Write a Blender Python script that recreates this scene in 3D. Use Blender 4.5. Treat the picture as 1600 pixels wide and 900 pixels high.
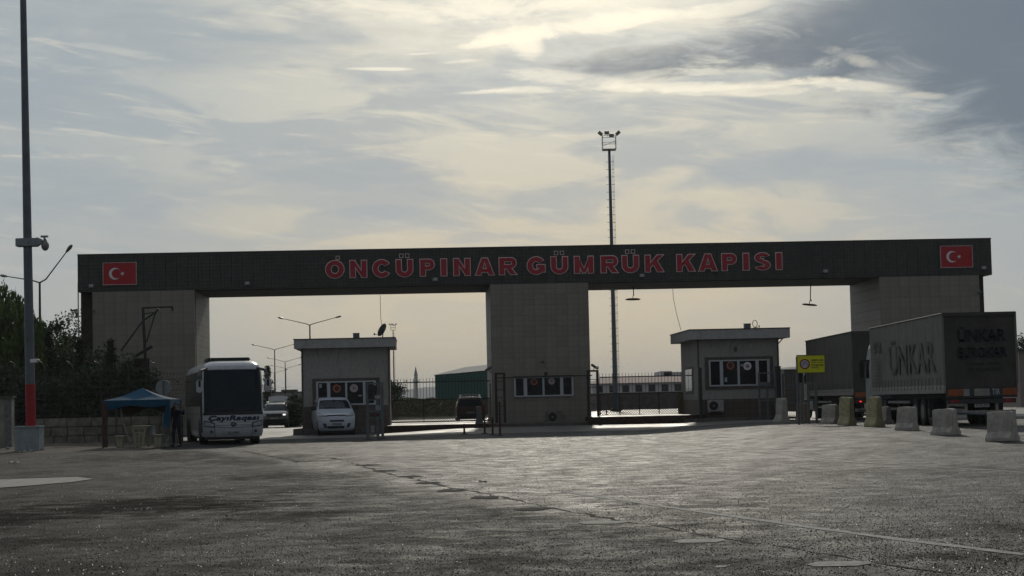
import bpy, math, random
import numpy as np
from mathutils import Vector, Matrix
random.seed(7); RNG = np.random.default_rng(7)
SC = bpy.context.scene
for o in list(bpy.data.objects): bpy.data.objects.remove(o)
COL = SC.collection

# ------------------------------------------------------------------ camera
FPX, PITCH, ROLL, EYE = 2905.0, 0.0614, 0.0222, 1.5
cd = bpy.data.cameras.new("camera"); cam = bpy.data.objects.new("camera", cd); COL.objects.link(cam)
cd.sensor_width = 36; cd.lens = 36 * FPX / 1600; cd.clip_start = 0.5; cd.clip_end = 30000
cam.matrix_world = Matrix.Translation((0, 0, EYE)) @ Matrix.Rotation(math.pi / 2 + PITCH, 4, 'X') @ Matrix.Rotation(-ROLL, 4, 'Z')
SC.camera = cam

# ------------------------------------------------------------------ exposure
SC.view_settings.view_transform = 'Standard'; SC.view_settings.look = 'None'
SC.view_settings.exposure = 0.0; SC.view_settings.gamma = 1
SC.cycles.max_bounces = 6; SC.cycles.use_denoising = True

# ------------------------------------------------------------------ node helper
class NT:
    def __init__(s, tree): s.t = tree; s.n = tree.nodes; s.l = tree.links
    def new(s, typ, **kw):
        nd = s.n.new(typ)
        for k, v in kw.items(): setattr(nd, k, v)
        return nd
    def put(s, sock, v):
        if hasattr(v, 'is_output') or isinstance(v, bpy.types.NodeSocket): s.l.new(v, sock)
        else: sock.default_value = v
    def m(s, op, a, b=0.0, c=0.0, clamp=False):
        nd = s.new('ShaderNodeMath', operation=op); nd.use_clamp = clamp
        s.put(nd.inputs[0], a); s.put(nd.inputs[1], b); s.put(nd.inputs[2], c)
        return nd.outputs[0]
    def vm(s, op, a, b=(0, 0, 0)):
        nd = s.new('ShaderNodeVectorMath', operation=op); s.put(nd.inputs[0], a); s.put(nd.inputs[1], b)
        return nd.outputs[0]
    def comb(s, x, y, z):
        nd = s.new('ShaderNodeCombineXYZ'); s.put(nd.inputs[0], x); s.put(nd.inputs[1], y); s.put(nd.inputs[2], z); return nd.outputs[0]
    def sep(s, v):
        nd = s.new('ShaderNodeSeparateXYZ'); s.put(nd.inputs[0], v); return nd.outputs
    def mix(s, f, a, b, typ='MIX'):
        nd = s.new('ShaderNodeMix', data_type='RGBA', blend_type=typ); s.put(nd.inputs[0], f); s.put(nd.inputs[6], a); s.put(nd.inputs[7], b); return nd.outputs[2]
    def noise(s, vec, scale, detail=4, rough=0.55, dist=0.0):
        nd = s.new('ShaderNodeTexNoise'); s.put(nd.inputs['Vector'], vec); nd.inputs['Scale'].default_value = scale
        nd.inputs['Detail'].default_value = detail; nd.inputs['Roughness'].default_value = rough; nd.inputs['Distortion'].default_value = dist
        return nd.outputs['Fac']
    def ramp(s, f, a, b, lo=0.0, hi=1.0, smooth=True):
        nd = s.new('ShaderNodeMapRange', interpolation_type='SMOOTHSTEP' if smooth else 'LINEAR'); s.put(nd.inputs[0], f)
        nd.inputs[1].default_value = a; nd.inputs[2].default_value = b; nd.inputs[3].default_value = lo; nd.inputs[4].default_value = hi
        return nd.outputs[0]
    def scale(s, v, x, y, z):
        nd = s.new('ShaderNodeVectorMath', operation='MULTIPLY'); s.put(nd.inputs[0], v); nd.inputs[1].default_value = (x, y, z); return nd.outputs[0]

# ------------------------------------------------------------------ sky and sun
SUN_EL, SUN_AZ = math.radians(21.6), math.radians(1.6)
world = bpy.data.worlds.new("World"); SC.world = world; world.use_nodes = True
W = NT(world.node_tree); W.n.clear()
out = W.new('ShaderNodeOutputWorld'); bg = W.new('ShaderNodeBackground'); W.l.new(bg.outputs[0], out.inputs[0])
sky = W.new('ShaderNodeTexSky', sky_type='NISHITA'); sky.sun_disc = False; sky.sun_elevation = SUN_EL; sky.sun_rotation = SUN_AZ
sky.air_density = 1.2; sky.dust_density = 2.0
nish = W.mix(1.0, sky.outputs[0], (0.09, 0.09, 0.09, 1), 'MULTIPLY')
D = W.new('ShaderNodeTexCoord').outputs['Generated']
dx, dy, dz = W.sep(D)
az = W.m('MULTIPLY', W.m('ARCTAN2', dx, dy), 57.2958)
el = W.m('MULTIPLY', W.m('ARCSINE', dz), 57.2958)
inv = W.m('DIVIDE', 1.0, W.m('ADD', W.m('MAXIMUM', dz, 0.0), 0.09))
P = W.comb(W.m('MULTIPLY', dx, inv), W.m('MULTIPLY', dy, inv), 0.0)        # point on the cloud layer
AE = W.comb(az, el, 0.0)
wob = W.noise(W.scale(AE, 0.30, 0.95, 1), 1.0, 9, 0.66, 0.5)
wobc = W.m('SUBTRACT', wob, 0.5)
def blob(a0, e0, ra, re, slope=0.0, warp=1.0, hi=0.25):
    # soft cloud body at azimuth a0, elevation e0 (degrees); edges warped by noise
    da = W.m('SUBTRACT', az, a0); de = W.m('SUBTRACT', W.m('SUBTRACT', el, e0), W.m('MULTIPLY', da, slope))
    q = W.m('ADD', W.m('POWER', W.m('ABSOLUTE', W.m('DIVIDE', da, ra)), 2.0), W.m('POWER', W.m('ABSOLUTE', W.m('DIVIDE', de, re)), 2.0))
    q = W.m('ADD', q, W.m('MULTIPLY', wobc, -4.0 * warp))
    return W.ramp(q, hi, 1.75, 1.0, 0.0)
n2 = W.noise(W.scale(P, 1.0, 0.45, 1), 2.6, 7, 0.6, 0.9)
n3 = W.noise(W.scale(W.vm('ADD', AE, W.comb(0.0, W.m('MULTIPLY', az, .05), 0.0)), 0.16, 0.75, 1), 1.0, 9, 0.58, 0.7)
n4 = W.noise(W.scale(AE, 0.5, 1.6, 1), 1.4, 8, 0.66, 0.4)
n5 = W.noise(W.scale(W.vm('ADD', AE, W.comb(0.0, W.m('MULTIPLY', az, .12), 0.0)), 0.35, 2.6, 1), 1.0, 7, 0.62, 0.5)
# veil of cloud, warm and paler low down
lowc = W.mix(W.ramp(el, 0.0, 3.6), (0.425, 0.41, 0.345, 1), (0.525, 0.485, 0.39, 1))
base = W.mix(W.ramp(el, 3.2, 10.0), lowc, (0.58, 0.585, 0.525, 1))
base = W.mix(W.ramp(W.m('ABSOLUTE', W.m('SUBTRACT', az, 1.0)), 4.0, 15.0, 0, .76), base, (0.315, 0.38, 0.43, 1))
base = W.mix(W.ramp(el, 12.0, 50.0), base, (0.36, 0.385, 0.42, 1))
sep_ang = W.new('ShaderNodeVectorMath', operation='DOT_PRODUCT'); W.put(sep_ang.inputs[0], D)
sep_ang.inputs[1].default_value = (math.sin(SUN_AZ) * math.cos(SUN_EL), math.cos(SUN_AZ) * math.cos(SUN_EL), math.sin(SUN_EL))
cosS = sep_ang.outputs['Value']
away = W.ramp(cosS, 0.85, -0.25, 0.0, 1.0)
base = W.mix(W.m('MULTIPLY', away, 0.92), base, (0.172, 0.186, 0.208, 1))
# grey blue gaps and thick parts
grey = (0.295, 0.36, 0.415, 1); bluegrey = (0.085, 0.14, 0.205, 1)
front = W.ramp(cosS, .3, .8)
def layer(f, c):
    global base
    base = W.mix(W.m('MULTIPLY', f, front), base, c)
layer(W.m('MULTIPLY', W.ramp(n3, 0.43, 0.58), W.ramp(el, 1.5, 7.0, 0.10, 0.72)), grey)
layer(W.m('MULTIPLY', W.ramp(n2, 0.50, 0.72), 0.35), (0.44, 0.45, 0.44, 1))
layer(W.m('MULTIPLY', W.ramp(n5, 0.52, 0.72), W.ramp(el, 3.0, 8.0, 0.1, .42)), (0.74, 0.70, 0.58, 1))
for (a0, e0, ra, re, sl, st, wp) in [(-5.2, 6.9, 3.0, 1.1, -.1, .62, 1.2), (-4.4, 7.3, 1.6, .5, -.2, .45, 1.2), (-3.0, 6.2, 2.6, .6, 0.0, .35, 1.2), (-14.5, 9.8, 3.6, .75, 0.0, .6, 1.3), (-15.0, 12.0, 5, .6, 0.0, .5, 1.3), (-9.0, 10.9, 4.0, .6, 0.05, .5, 1.3), (-13.5, 6.6, 4.5, .9, 0, .5, 1.2), (-9, 4.2, 4, .5, 0, .35, 1.2),
                             (7.4, 6.9, 2.6, .45, 0.14, .65, .9), (10.6, 6.9, 2.8, .55, -0.10, .65, .9), (9.4, 6.9, 3.0, .3, 0, .22, .8), (9, 7.2, 4.6, .9, 0.0, .3, 1.1),
                             (12.5, 10.9, 6.0, 1.15, .02, .85, 1.2), (16.5, 9.6, 4.0, 2.9, 0, .9, .9), (14.5, 10.9, 6.5, 2.0, 0, .7, 1.1), (15.0, 8.9, 2.6, .9, -.2, .8, 1.2), (9.5, 10.4, 3.0, .65, 0.03, .85, 1.5), (4.3, 10.35, 2.3, .42, .03, .85, 1.9), (6.8, 10.6, 2.6, .5, 0.08, .8, 1.6), (7.4, 9.75, 2.2, .18, .05, .6, 1.8), (10.2, 9.35, 1.0, .16, 0, .6, 1.8),
                             (-2.0, 10.2, 2.6, .55, 0, .4, 1.3), (-1.6, 9.5, 2.0, .25, 0, .3, 1.3), (15.5, 4.6, 3.4, 1.2, 0, .45, 1.1)]:
    layer(W.m('MULTIPLY', blob(a0, e0, ra, re, sl, wp), st), bluegrey if st > .66 else grey)
# glow round the veiled sun, bright cloud rims
glow = W.ramp(cosS, 0.972, 1.0, 0.0, .9, False)
layer(W.m('MULTIPLY', glow, W.ramp(n4, 0.3, 0.7, 0.12, 0.6)), (1.25, 1.23, 1.08, 1))
brt = (1.05, 0.98, 0.79, 1)
layer(W.m('MULTIPLY', blob(3.0, 12.0, 5.5, 1.5, .03, 1.2, -.6), .4), (0.98, 0.93, 0.78, 1))
for (a0, e0, ra, re, sl, st, wp) in [(2.2, 11.45, 2.9, .26, 0.10, .8, 2.4), (-1.5, 12.2, 3.4, .5, .02, .45, 1.8), (.7, 10.95, .45, .42, 0, .8, 1.4), (-.3, 11.1, 1.2, .13, .15, .75, 1.3), (.8, 12.4, 3.4, .6, .05, .35, 1.4), (4.2, 9.55, 4.4, .12, -.01, .42, 3.2), (2.2, 9.85, 1.6, .22, -.12, .45, 2.2), (7.5, 9.35, 3.0, .15, -.05, .36, 3.2), (-3.9, 10.3, .8, .05, -.02, .55, 1.3), (-2.6, 10.75, .5, .035, .04, .4, 1.3),
                             (-1.3, 10.5, .7, .07, .05, .55, 1.8), (-.9, 9.55, .9, .06, .05, .45, 1.8), (10.6, 9.3, 1.6, .2, -.12, .5, 2.4), (10.6, 10.2, .8, .2, -.35, .3, 2.2), (6.0, 11.75, 3.2, .22, .1, .4, 1.8), (-11.8, 10.8, 1.2, .14, -.15, .14, 2.4), (12.8, 8.9, 1.2, .12, -.1, .35, 2.2)]:
    layer(W.m('MULTIPLY', blob(a0, e0, ra, re, sl, wp, 0.0), st), brt)
col = W.mix(0.965, nish, base)
below = W.ramp(el, -0.6, -0.2, 1.0, 0.0)
col = W.mix(below, col, (0.12, 0.115, 0.10, 1))
W.l.new(col, bg.inputs[0]); bg.inputs[1].default_value = 1.0
sd = bpy.data.lights.new("sun", 'SUN'); sun = bpy.data.objects.new("sun", sd); COL.objects.link(sun)
sd.energy = 1.35; sd.angle = math.radians(1.6); sd.color = (1.0, 0.93, 0.80)
sun.rotation_euler = (math.pi / 2 - SUN_EL, 0, math.pi - SUN_AZ)   # shines towards the camera from behind the gate
sun.location = (0, 300, 200)

# ------------------------------------------------------------------ pixel rays (survey of the photograph) and terrain
def ray(px, py):
    u, v = (px - 800) / FPX, (450 - py) / FPX
    c, s = math.cos(ROLL), math.sin(ROLL)
    U, V = u * c + v * s, -u * s + v * c
    return Vector((U, math.cos(PITCH) - V * math.sin(PITCH), math.sin(PITCH) + V * math.cos(PITCH)))
def ss(v, a, b):
    t = min(1, max(0, (v - a) / (b - a))); return t * t * (3 - 2 * t)
def gz(X, Y):
    return max(.2 * ss(Y, 84, 96) * ss(X, -8, -2), .3 * ss(X, 4, 12) * ss(Y, 30, 62), .15 * ss(Y, 98, 112))
def at(px, py, Y):
    r = ray(px, py); k = Y / r.y
    return Vector((r.x * k, Y, EYE + r.z * k))
def gnd(px, Y, py=650):
    p = at(px, py, Y); return Vector((p.x, Y, gz(p.x, Y)))
def gpix(px, py):            # where a sight line meets the ground
    r = ray(px, py); lo, hi = 5.0, 4000.0
    for _ in range(60):
        m = (lo + hi) / 2; q = r * (m / r.y)
        if EYE + q.z > gz(q.x, m): lo = m
        else: hi = m
    q = r * (lo / r.y); return Vector((q.x, lo, gz(q.x, lo)))
def onplane(px, py, org, yaw):   # sight line met with an upright plane through org; gives local x and height
    r = ray(px, py); n = Vector((-math.sin(yaw), math.cos(yaw), 0))
    eye = Vector((0, 0, EYE)); k = (org - eye).dot(n) / r.dot(n); p = eye + r * k - org
    return p.x * math.cos(yaw) + p.y * math.sin(yaw), p.z

# ------------------------------------------------------------------ materials
MATS = {}
def mat(name, col, rough=0.7, metal=0.0, var=0.25, scale=6.0, bump=0.0, bscale=40.0, spec=0.4, emit=None, coat=0.0, dirt=None, rnd=0.0):
    if name in MATS: return MATS[name]
    m = bpy.data.materials.new(name); m.use_nodes = True; T = NT(m.node_tree); b = T.n['Principled BSDF']
    obj = T.new('ShaderNodeTexCoord').outputs['Object']
    c = (*col, 1)
    if var:
        f = T.noise(obj, scale, 6, 0.65)
        lo = tuple(x * (1 - var) for x in col) + (1,); hi = tuple(min(1, x * (1 + var)) for x in col) + (1,)
        c = T.mix(T.ramp(f, 0.3, 0.7), lo, hi)
    if dirt:
        f2 = T.noise(T.scale(obj, 1.0, 1.0, 0.25), 2.2, 8, 0.7, 0.5)
        c = T.mix(T.ramp(f2, 0.48, 0.72, 0, 0.7), c, (*dirt, 1))
    if rnd:
        oi = T.new('ShaderNodeObjectInfo').outputs['Random']
        c = T.mix(1.0, c, T.comb(*[T.ramp(oi, 0, 1, 1 - rnd, 1 + rnd, False)] * 3), 'MULTIPLY')
    T.put(b.inputs['Base Color'], c)
    b.inputs['Roughness'].default_value = rough; b.inputs['Metallic'].default_value = metal
    b.inputs['Specular IOR Level'].default_value = spec; b.inputs['Coat Weight'].default_value = coat
    if bump:
        bn = T.new('ShaderNodeBump'); bn.inputs['Strength'].default_value = bump; bn.inputs['Distance'].default_value = 0.02
        T.put(bn.inputs['Height'], T.noise(obj, bscale, 5, 0.6)); T.l.new(bn.outputs[0], b.inputs['Normal'])
    if emit: b.inputs['Emission Color'].default_value = (*emit[0], 1); b.inputs['Emission Strength'].default_value = emit[1]
    MATS[name] = m; return m

def mat_asphalt():
    m = bpy.data.materials.new('asphalt'); m.use_nodes = True; T = NT(m.node_tree); b = T.n['Principled BSDF']
    P = T.new('ShaderNodeTexCoord').outputs['Object']; x, y, z = T.sep(P)
    big = T.noise(T.scale(P, 1, .5, 1), 0.22, 6, 0.6, 0.6); mid = T.noise(P, 1.6, 8, 0.7, 0.4); fine = T.noise(P, 28.0, 4, 0.7)
    c = T.mix(T.ramp(big, 0.35, 0.68), (0.010, 0.0093, 0.0085, 1), (0.027, 0.0255, 0.0232, 1))
    c = T.mix(T.ramp(mid, 0.42, 0.75, 0, .55), c, (0.040, 0.0372, 0.033, 1))
    # tyre tracks running across the yard
    tr = T.noise(T.comb(T.m('MULTIPLY', x, .15), T.m('ADD', y, T.m('MULTIPLY', x, .32)), 0.0), 1.3, 5, 0.6)
    c = T.mix(T.ramp(tr, 0.46, 0.64, 0, .65), c, (0.028, 0.026, 0.025, 1))
    # older browner paving left of the seam, oil stains
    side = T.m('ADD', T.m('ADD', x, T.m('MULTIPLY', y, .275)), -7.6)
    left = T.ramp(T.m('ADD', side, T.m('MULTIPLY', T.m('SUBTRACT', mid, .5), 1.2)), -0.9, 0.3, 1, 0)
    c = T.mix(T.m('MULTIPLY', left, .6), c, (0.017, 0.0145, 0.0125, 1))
    def stain(cx, cy, rx, ry):
        q = T.m('ADD', T.m('POWER', T.m('DIVIDE', T.m('SUBTRACT', x, cx), rx), 2.0), T.m('POWER', T.m('DIVIDE', T.m('SUBTRACT', y, cy), ry), 2.0))
        return T.ramp(T.m('ADD', q, T.m('MULTIPLY', T.m('SUBTRACT', mid, .5), -3.4)), 0.1, 1.3, 1, 0)
    tot = 0.0
    for cx, cy, rx, ry, s in [(-5.8, 29.5, 2.6, 3.4, 1.0), (-3.2, 26.0, 1.6, 1.6, .8), (-6.5, 21.5, 2.0, 1.2, .8), (-4.6, 41, 2.6, 3, .8), (-11.5, 60, 3.5, 7, .7), (5.4, 20.6, 1.6, 1.0, .6), (2.4, 26.5, 1.2, 1.2, .6), (7.5, 36, 2.2, 2.0, .35), (-2.0, 52, 3.0, 4, .5), (-7.6, 26.5, 1.8, 2.4, .9), (4.6, 17.2, 1.6, .7, .7), (1.6, 21.8, 1.8, .9, .7), (-.6, 17.5, 1.5, .7, .6), (-4.3, 34.5, 1.4, 2.2, .75), (-7.0, 55, 2.4, 6, .8), (.4, 24.5, 1.5, 1.0, .6), (3.2, 19.5, 1.2, .8, .55), (-1.2, 20.8, 1.2, .8, .5), (-3.6, 17.8, 1.3, .8, .4), (2.3, 17.0, .8, .5, .5), (-2.6, 41, 1.2, 5, .4)]:
        q_ = T.m('MULTIPLY', stain(cx, cy, rx, ry), s); c = T.mix(q_, c, (0.010, 0.009, 0.008, 1)); tot = T.m('MAXIMUM', tot, q_)
    # pale dust and worn chips
    vor = T.new('ShaderNodeTexVoronoi'); T.put(vor.inputs['Vector'], P); vor.inputs['Scale'].default_value = 46
    vc = T.sep(vor.outputs['Color'])
    chip = T.m('MULTIPLY', T.ramp(vc[0], .86, .93), T.ramp(vor.outputs['Distance'], .45, .2))
    c = T.mix(T.m('MULTIPLY', chip, .6), c, (0.16, 0.15, 0.13, 1))
    c = T.mix(T.ramp(fine, .62, .82, 0, .6), c, (0.012, 0.012, 0.011, 1))
    T.put(b.inputs['Base Color'], c)
    r = T.ramp(mid, .3, .7, .54, .78)
    r = T.m('SUBTRACT', r, T.m('MULTIPLY', chip, .28)); r = T.m('ADD', r, T.m('MULTIPLY', left, .13))
    T.put(b.inputs['Roughness'], r); T.put(b.inputs['Specular IOR Level'], T.m('MULTIPLY', T.m('MULTIPLY', T.m('MULTIPLY', T.ramp(T.noise(T.scale(P, 1, .4, 1), .8, 7, .65, .5), .32, .70, .14, .48), T.ramp(y, 18.0, 62.0, .5, 1.3)), T.m('SUBTRACT', 1.0, T.m('MULTIPLY', T.ramp(T.m('ADD', x, T.m('MULTIPLY', mid, 3.0)), -8.0, 2.5, 1, 0), .55))), T.m('SUBTRACT', 1.0, T.m('MULTIPLY', tot, .9))))  # sheen painted by position: specular lowered toward the foreground and left
    bn = T.new('ShaderNodeBump'); bn.inputs['Strength'].default_value = 1.0; bn.inputs['Distance'].default_value = .02
    h = T.m('ADD', T.m('MULTIPLY', vor.outputs['Distance'], .9), T.m('ADD', T.m('MULTIPLY', fine, 1.2), T.m('MULTIPLY', mid, 2.5)))
    T.put(bn.inputs['Height'], h); T.l.new(bn.outputs[0], b.inputs['Normal'])
    return m
def mat_apron():
    m = bpy.data.materials.new('worn_concrete_apron'); m.use_nodes = True; T = NT(m.node_tree); b = T.n['Principled BSDF']
    P = T.new('ShaderNodeTexCoord').outputs['Object']
    mid = T.noise(P, .5, 8, 0.65, .5); fine = T.noise(P, 14, 4, .6)
    c = T.mix(T.ramp(mid, .35, .7), (.075, .07, .064, 1), (.16, .15, .135, 1))
    T.put(b.inputs['Base Color'], c); T.put(b.inputs['Roughness'], T.ramp(mid, .3, .7, .45, .7)); b.inputs['Specular IOR Level'].default_value = .3
    bn = T.new('ShaderNodeBump'); bn.inputs['Strength'].default_value = .3; bn.inputs['Distance'].default_value = .01
    T.put(bn.inputs['Height'], fine); T.l.new(bn.outputs[0], b.inputs['Normal']); return m
def mat_tile(name, c1, c2, bw, bh, mortar=.01, rough=.55, rnd=0.0):
    # stone cladding pattern fine enough that single pieces do not show
    m = bpy.data.materials.new(name); m.use_nodes = True; T = NT(m.node_tree); b = T.n['Principled BSDF']
    x, y, z = T.sep(T.new('ShaderNodeTexCoord').outputs['Object'])
    v = T.comb(T.m('ADD', x, y), z, 0.0)
    br = T.new('ShaderNodeTexBrick'); T.put(br.inputs['Vector'], v); br.inputs['Scale'].default_value = 1; br.offset = 0
    br.inputs['Brick Width'].default_value = bw; br.inputs['Row Height'].default_value = bh; br.inputs['Mortar Size'].default_value = mortar
    br.inputs['Color1'].default_value = (*c1, 1); br.inputs['Color2'].default_value = (*c2, 1); br.inputs['Mortar'].default_value = tuple(k * .35 for k in c1) + (1,)
    f = T.noise(T.comb(x, z, y), .7, 8, .65, .4)
    c = T.mix(T.ramp(f, .35, .7, 0, .5), br.outputs['Color'], tuple(k * .6 for k in c1) + (1,))
    streak = T.noise(T.comb(T.m('MULTIPLY', x, 3.0), T.m('MULTIPLY', z, .25), 0.0), 1.0, 6, .7)
    c = T.mix(T.ramp(streak, .46, .72, 0, .6), c, tuple(k * .5 for k in c2) + (1,))
    if rnd:
        oi = T.new('ShaderNodeObjectInfo').outputs['Random']
        c = T.mix(1.0, c, T.comb(*[T.ramp(oi, 0, 1, 1 - rnd, 1 + rnd, False)] * 3), 'MULTIPLY')
    T.put(b.inputs['Base Color'], c); b.inputs['Roughness'].default_value = rough
    bn = T.new('ShaderNodeBump'); bn.inputs['Strength'].default_value = .6; bn.inputs['Distance'].default_value = .01
    T.put(bn.inputs['Height'], T.m('SUBTRACT', 1.0, br.outputs['Fac'])); T.l.new(bn.outputs[0], b.inputs['Normal']); return m

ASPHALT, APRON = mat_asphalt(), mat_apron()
DARKTILE = mat_tile('dark_green_granite_cladding', (.040, .045, .038), (.060, .065, .055), .20, .20, .012)
TILE = mat_tile('beige_stone_tile', (.245, .225, .19), (.27, .248, .21), .30, .30, .004, rnd=.07)
TILE2 = mat_tile('beige_stone_cladding', (.245, .225, .19), (.27, .248, .21), .30, .30, .004)
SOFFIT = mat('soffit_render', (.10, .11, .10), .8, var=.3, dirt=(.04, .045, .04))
CORE = mat('concrete_core', (.14, .128, .11), .9)
RED = mat('faded_red_letter', (.36, .02, .032), .45, var=.15)
PINK = mat('pale_letter_outline', (.78, .62, .62), .5, var=.15)
FLAGRED = mat('flag_red', (.42, .015, .022), .5, var=.08)
WHITE = mat('white_sheet', (.72, .72, .74), .5, var=.05)
PLASTER = mat('grey_white_plaster', (.315, .305, .28), .85, var=.12, bump=.25, bscale=30, dirt=(.19, .18, .16))
PLASTER2 = mat('roof_fascia_paint', (.36, .36, .35), .7, var=.12, dirt=(.22, .21, .2))
BASEBROWN = mat_tile('brown_base_tiles', (.10, .08, .062), (.13, .10, .08), .3, .3, .01)
FRAMEW = mat('white_window_frame', (.46, .49, .51), .4, var=.08)
SURR = mat('brown_window_surround', (.085, .075, .062), .6, var=.2)
GLASS = mat('dark_window_glass', (.007, .012, .013), .12, var=.3, spec=.2)
STEELD = mat('dark_painted_steel', (.022, .024, .024), .5, var=.3, dirt=(.05, .035, .025))
STEELG = mat('galvanised_steel', (.25, .27, .28), .42, metal=.75, var=.2, scale=3)
LAMPHD = mat('lamp_head_grey', (.20, .20, .19), .5, var=.1)
GREYP = mat('grey_painted_steel', (.115, .135, .145), .45, var=.2, dirt=(.07, .07, .07))
REDP = mat('red_painted_steel', (.30, .008, .014), .5, var=.12)
CONC = mat('barrier_concrete', (.37, .35, .305), .9, var=.25, bump=.6, bscale=25, scale=3, dirt=(.15, .13, .10))
CONCY = mat('yellowish_barrier_concrete', (.37, .34, .20), .9, var=.25, bump=.5, bscale=25, dirt=(.13, .12, .07))
CONCB = mat('pale_concrete_box', (.26, .30, .31), .85, var=.12, dirt=(.16, .17, .17))
BLOCK = mat('limestone_block', (.17, .16, .135), .95, var=.35, scale=2.5, bump=.6, bscale=14, rnd=.16)
RUBBER = mat('tyre_rubber', (.012, .012, .012), .85, var=.2)
RIM = mat('wheel_rim', (.20, .20, .20), .4, metal=.6)
BLACKP = mat('black_plastic', (.012, .013, .014), .5, var=.1)
BARK = mat('tree_bark', (.06, .045, .032), .95, var=.4, bump=.6)
def mat_leaf(name, c, k=.55):
    m = bpy.data.materials.new(name); m.use_nodes = True; T = NT(m.node_tree); b = T.n['Principled BSDF']
    P = T.new('ShaderNodeTexCoord').outputs['Object']; f = T.noise(P, 1.3, 3, .6); f2 = T.noise(P, 23, 2, .6)
    cc = T.mix(T.ramp(f, .35, .65), tuple(x * (1 - k) for x in c) + (1,), tuple(x * (1 + k) for x in c) + (1,))
    cc = T.mix(T.ramp(f2, .4, .7, 0, .5), cc, (c[0] * 1.7, c[1] * 1.5, c[2] * .9, 1))
    T.put(b.inputs['Base Color'], cc); b.inputs['Roughness'].default_value = .6
    tr = T.new('ShaderNodeBsdfTranslucent'); T.put(tr.inputs[0], cc); mx = T.new('ShaderNodeMixShader'); mx.inputs[0].default_value = .22
    T.l.new(b.outputs[0], mx.inputs[1]); T.l.new(tr.outputs[0], mx.inputs[2]); T.l.new(mx.outputs[0], T.n['Material Output'].inputs[0]); return m
LEAFW, LEAFD, LEAFC = mat_leaf('willow_leaves', (.075, .115, .028)), mat_leaf('dark_leaves', (.034, .050, .020)), mat_leaf('conifer_needles', (.028, .042, .020))

# ------------------------------------------------------------------ mesh builder
class MB:
    def __init__(s): s.v, s.f, s.mi = [], [], []
    def add(s, vs, fs, mi=0):
        k = len(s.v); s.v += [tuple(v) for v in vs]; s.f += [tuple(i + k for i in f) for f in fs]; s.mi += [mi] * len(fs); return s
    def box(s, x0, x1, y0, y1, z0, z1, mi=0, M=None):
        vs = [Vector((x, y, z)) for x in (x0, x1) for y in (y0, y1) for z in (z0, z1)]
        if M: vs = [M @ v for v in vs]
        return s.add(vs, [(0, 1, 3, 2), (4, 6, 7, 5), (0, 4, 5, 1), (2, 3, 7, 6), (0, 2, 6, 4), (1, 5, 7, 3)], mi)
    def tube(s, p0, p1, r0, r1=None, n=8, mi=0, caps=True):
        p0, p1 = Vector(p0), Vector(p1); r1 = r0 if r1 is None else r1
        d = (p1 - p0).normalized(); a = d.cross(Vector((0, 0, 1) if abs(d.z) < .9 else (1, 0, 0))).normalized(); b = d.cross(a)
        vs = []
        for p, r in ((p0, r0), (p1, r1)):
            for i in range(n):
                t = 2 * math.pi * i / n; vs.append(p + (a * math.cos(t) + b * math.sin(t)) * r)
        fs = [(i, (i + 1) % n, n + (i + 1) % n, n + i) for i in range(n)]
        if caps: fs += [tuple(range(n))[::-1], tuple(range(n, 2 * n))]
        return s.add(vs, fs, mi)
    def path(s, pts, r, n=6, mi=0):
        rs = r if isinstance(r, (list, tuple)) else [r] * len(pts)
        for i in range(len(pts) - 1): s.tube(pts[i], pts[i + 1], rs[i], rs[i + 1], n, mi)
        return s
    def prism(s, pts, y0, y1, mi=0, axis='y'):       # polygon in x-z pushed along y (or in x-y pushed along z)
        n = len(pts)
        if axis == 'y': vs = [(x, y0, z) for x, z in pts] + [(x, y1, z) for x, z in pts]
        elif axis == 'x': vs = [(y0, a, z) for a, z in pts] + [(y1, a, z) for a, z in pts]
        else: vs = [(x, z, y0) for x, z in pts] + [(x, z, y1) for x, z in pts]
        return s.add(vs, [tuple(range(n)), tuple(range(n, 2 * n))[::-1]] + [(i, i + n, (i + 1) % n + n, (i + 1) % n) for i in range(n)], mi)
    def grid(s, fn, us, vs_, mi=0):
        nu, nv = len(us), len(vs_)
        return s.add([fn(u, v) for u in us for v in vs_], [(i * nv + j, (i + 1) * nv + j, (i + 1) * nv + j + 1, i * nv + j + 1) for i in range(nu - 1) for j in range(nv - 1)], mi)
    def ball(s, c, rx, ry, rz, n=10, mi=0):
        vs, fs = [], []; m = n // 2 + 1
        for i in range(m + 1):
            a = math.pi * i / m
            for j in range(n):
                b = 2 * math.pi * j / n; vs.append((c[0] + rx * math.sin(a) * math.cos(b), c[1] + ry * math.sin(a) * math.sin(b), c[2] + rz * math.cos(a)))
        for i in range(m):
            for j in range(n): fs.append((i * n + j, (i + 1) * n + j, (i + 1) * n + (j + 1) % n, i * n + (j + 1) % n))
        return s.add(vs, fs, mi)
    def mesh(s, name, mats, smooth=False, bevel=0):
        me = bpy.data.meshes.new(name); me.from_pydata(s.v, [], s.f)
        for m in (mats if isinstance(mats, (list, tuple)) else [mats]): me.materials.append(m)
        me.polygons.foreach_set('material_index', s.mi)
        if smooth: me.polygons.foreach_set('use_smooth', [True] * len(s.f))
        me.validate(); me.update()
        import bmesh
        bm = bmesh.new(); bm.from_mesh(me)
        if len(bm.faces) < 60000: bmesh.ops.recalc_face_normals(bm, faces=bm.faces)
        if bevel:
            es = [e for e in bm.edges if len(e.link_faces) == 2 and e.calc_face_angle(0) > .7]
            bmesh.ops.bevel(bm, geom=es, offset=bevel, segments=2, affect='EDGES', clamp_overlap=True)
        bm.to_mesh(me); bm.free()
        return me
    def build(s, name, mats, parent=None, smooth=False, bevel=0):
        return link(name, s.mesh(name, mats, smooth, bevel), parent)
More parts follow.
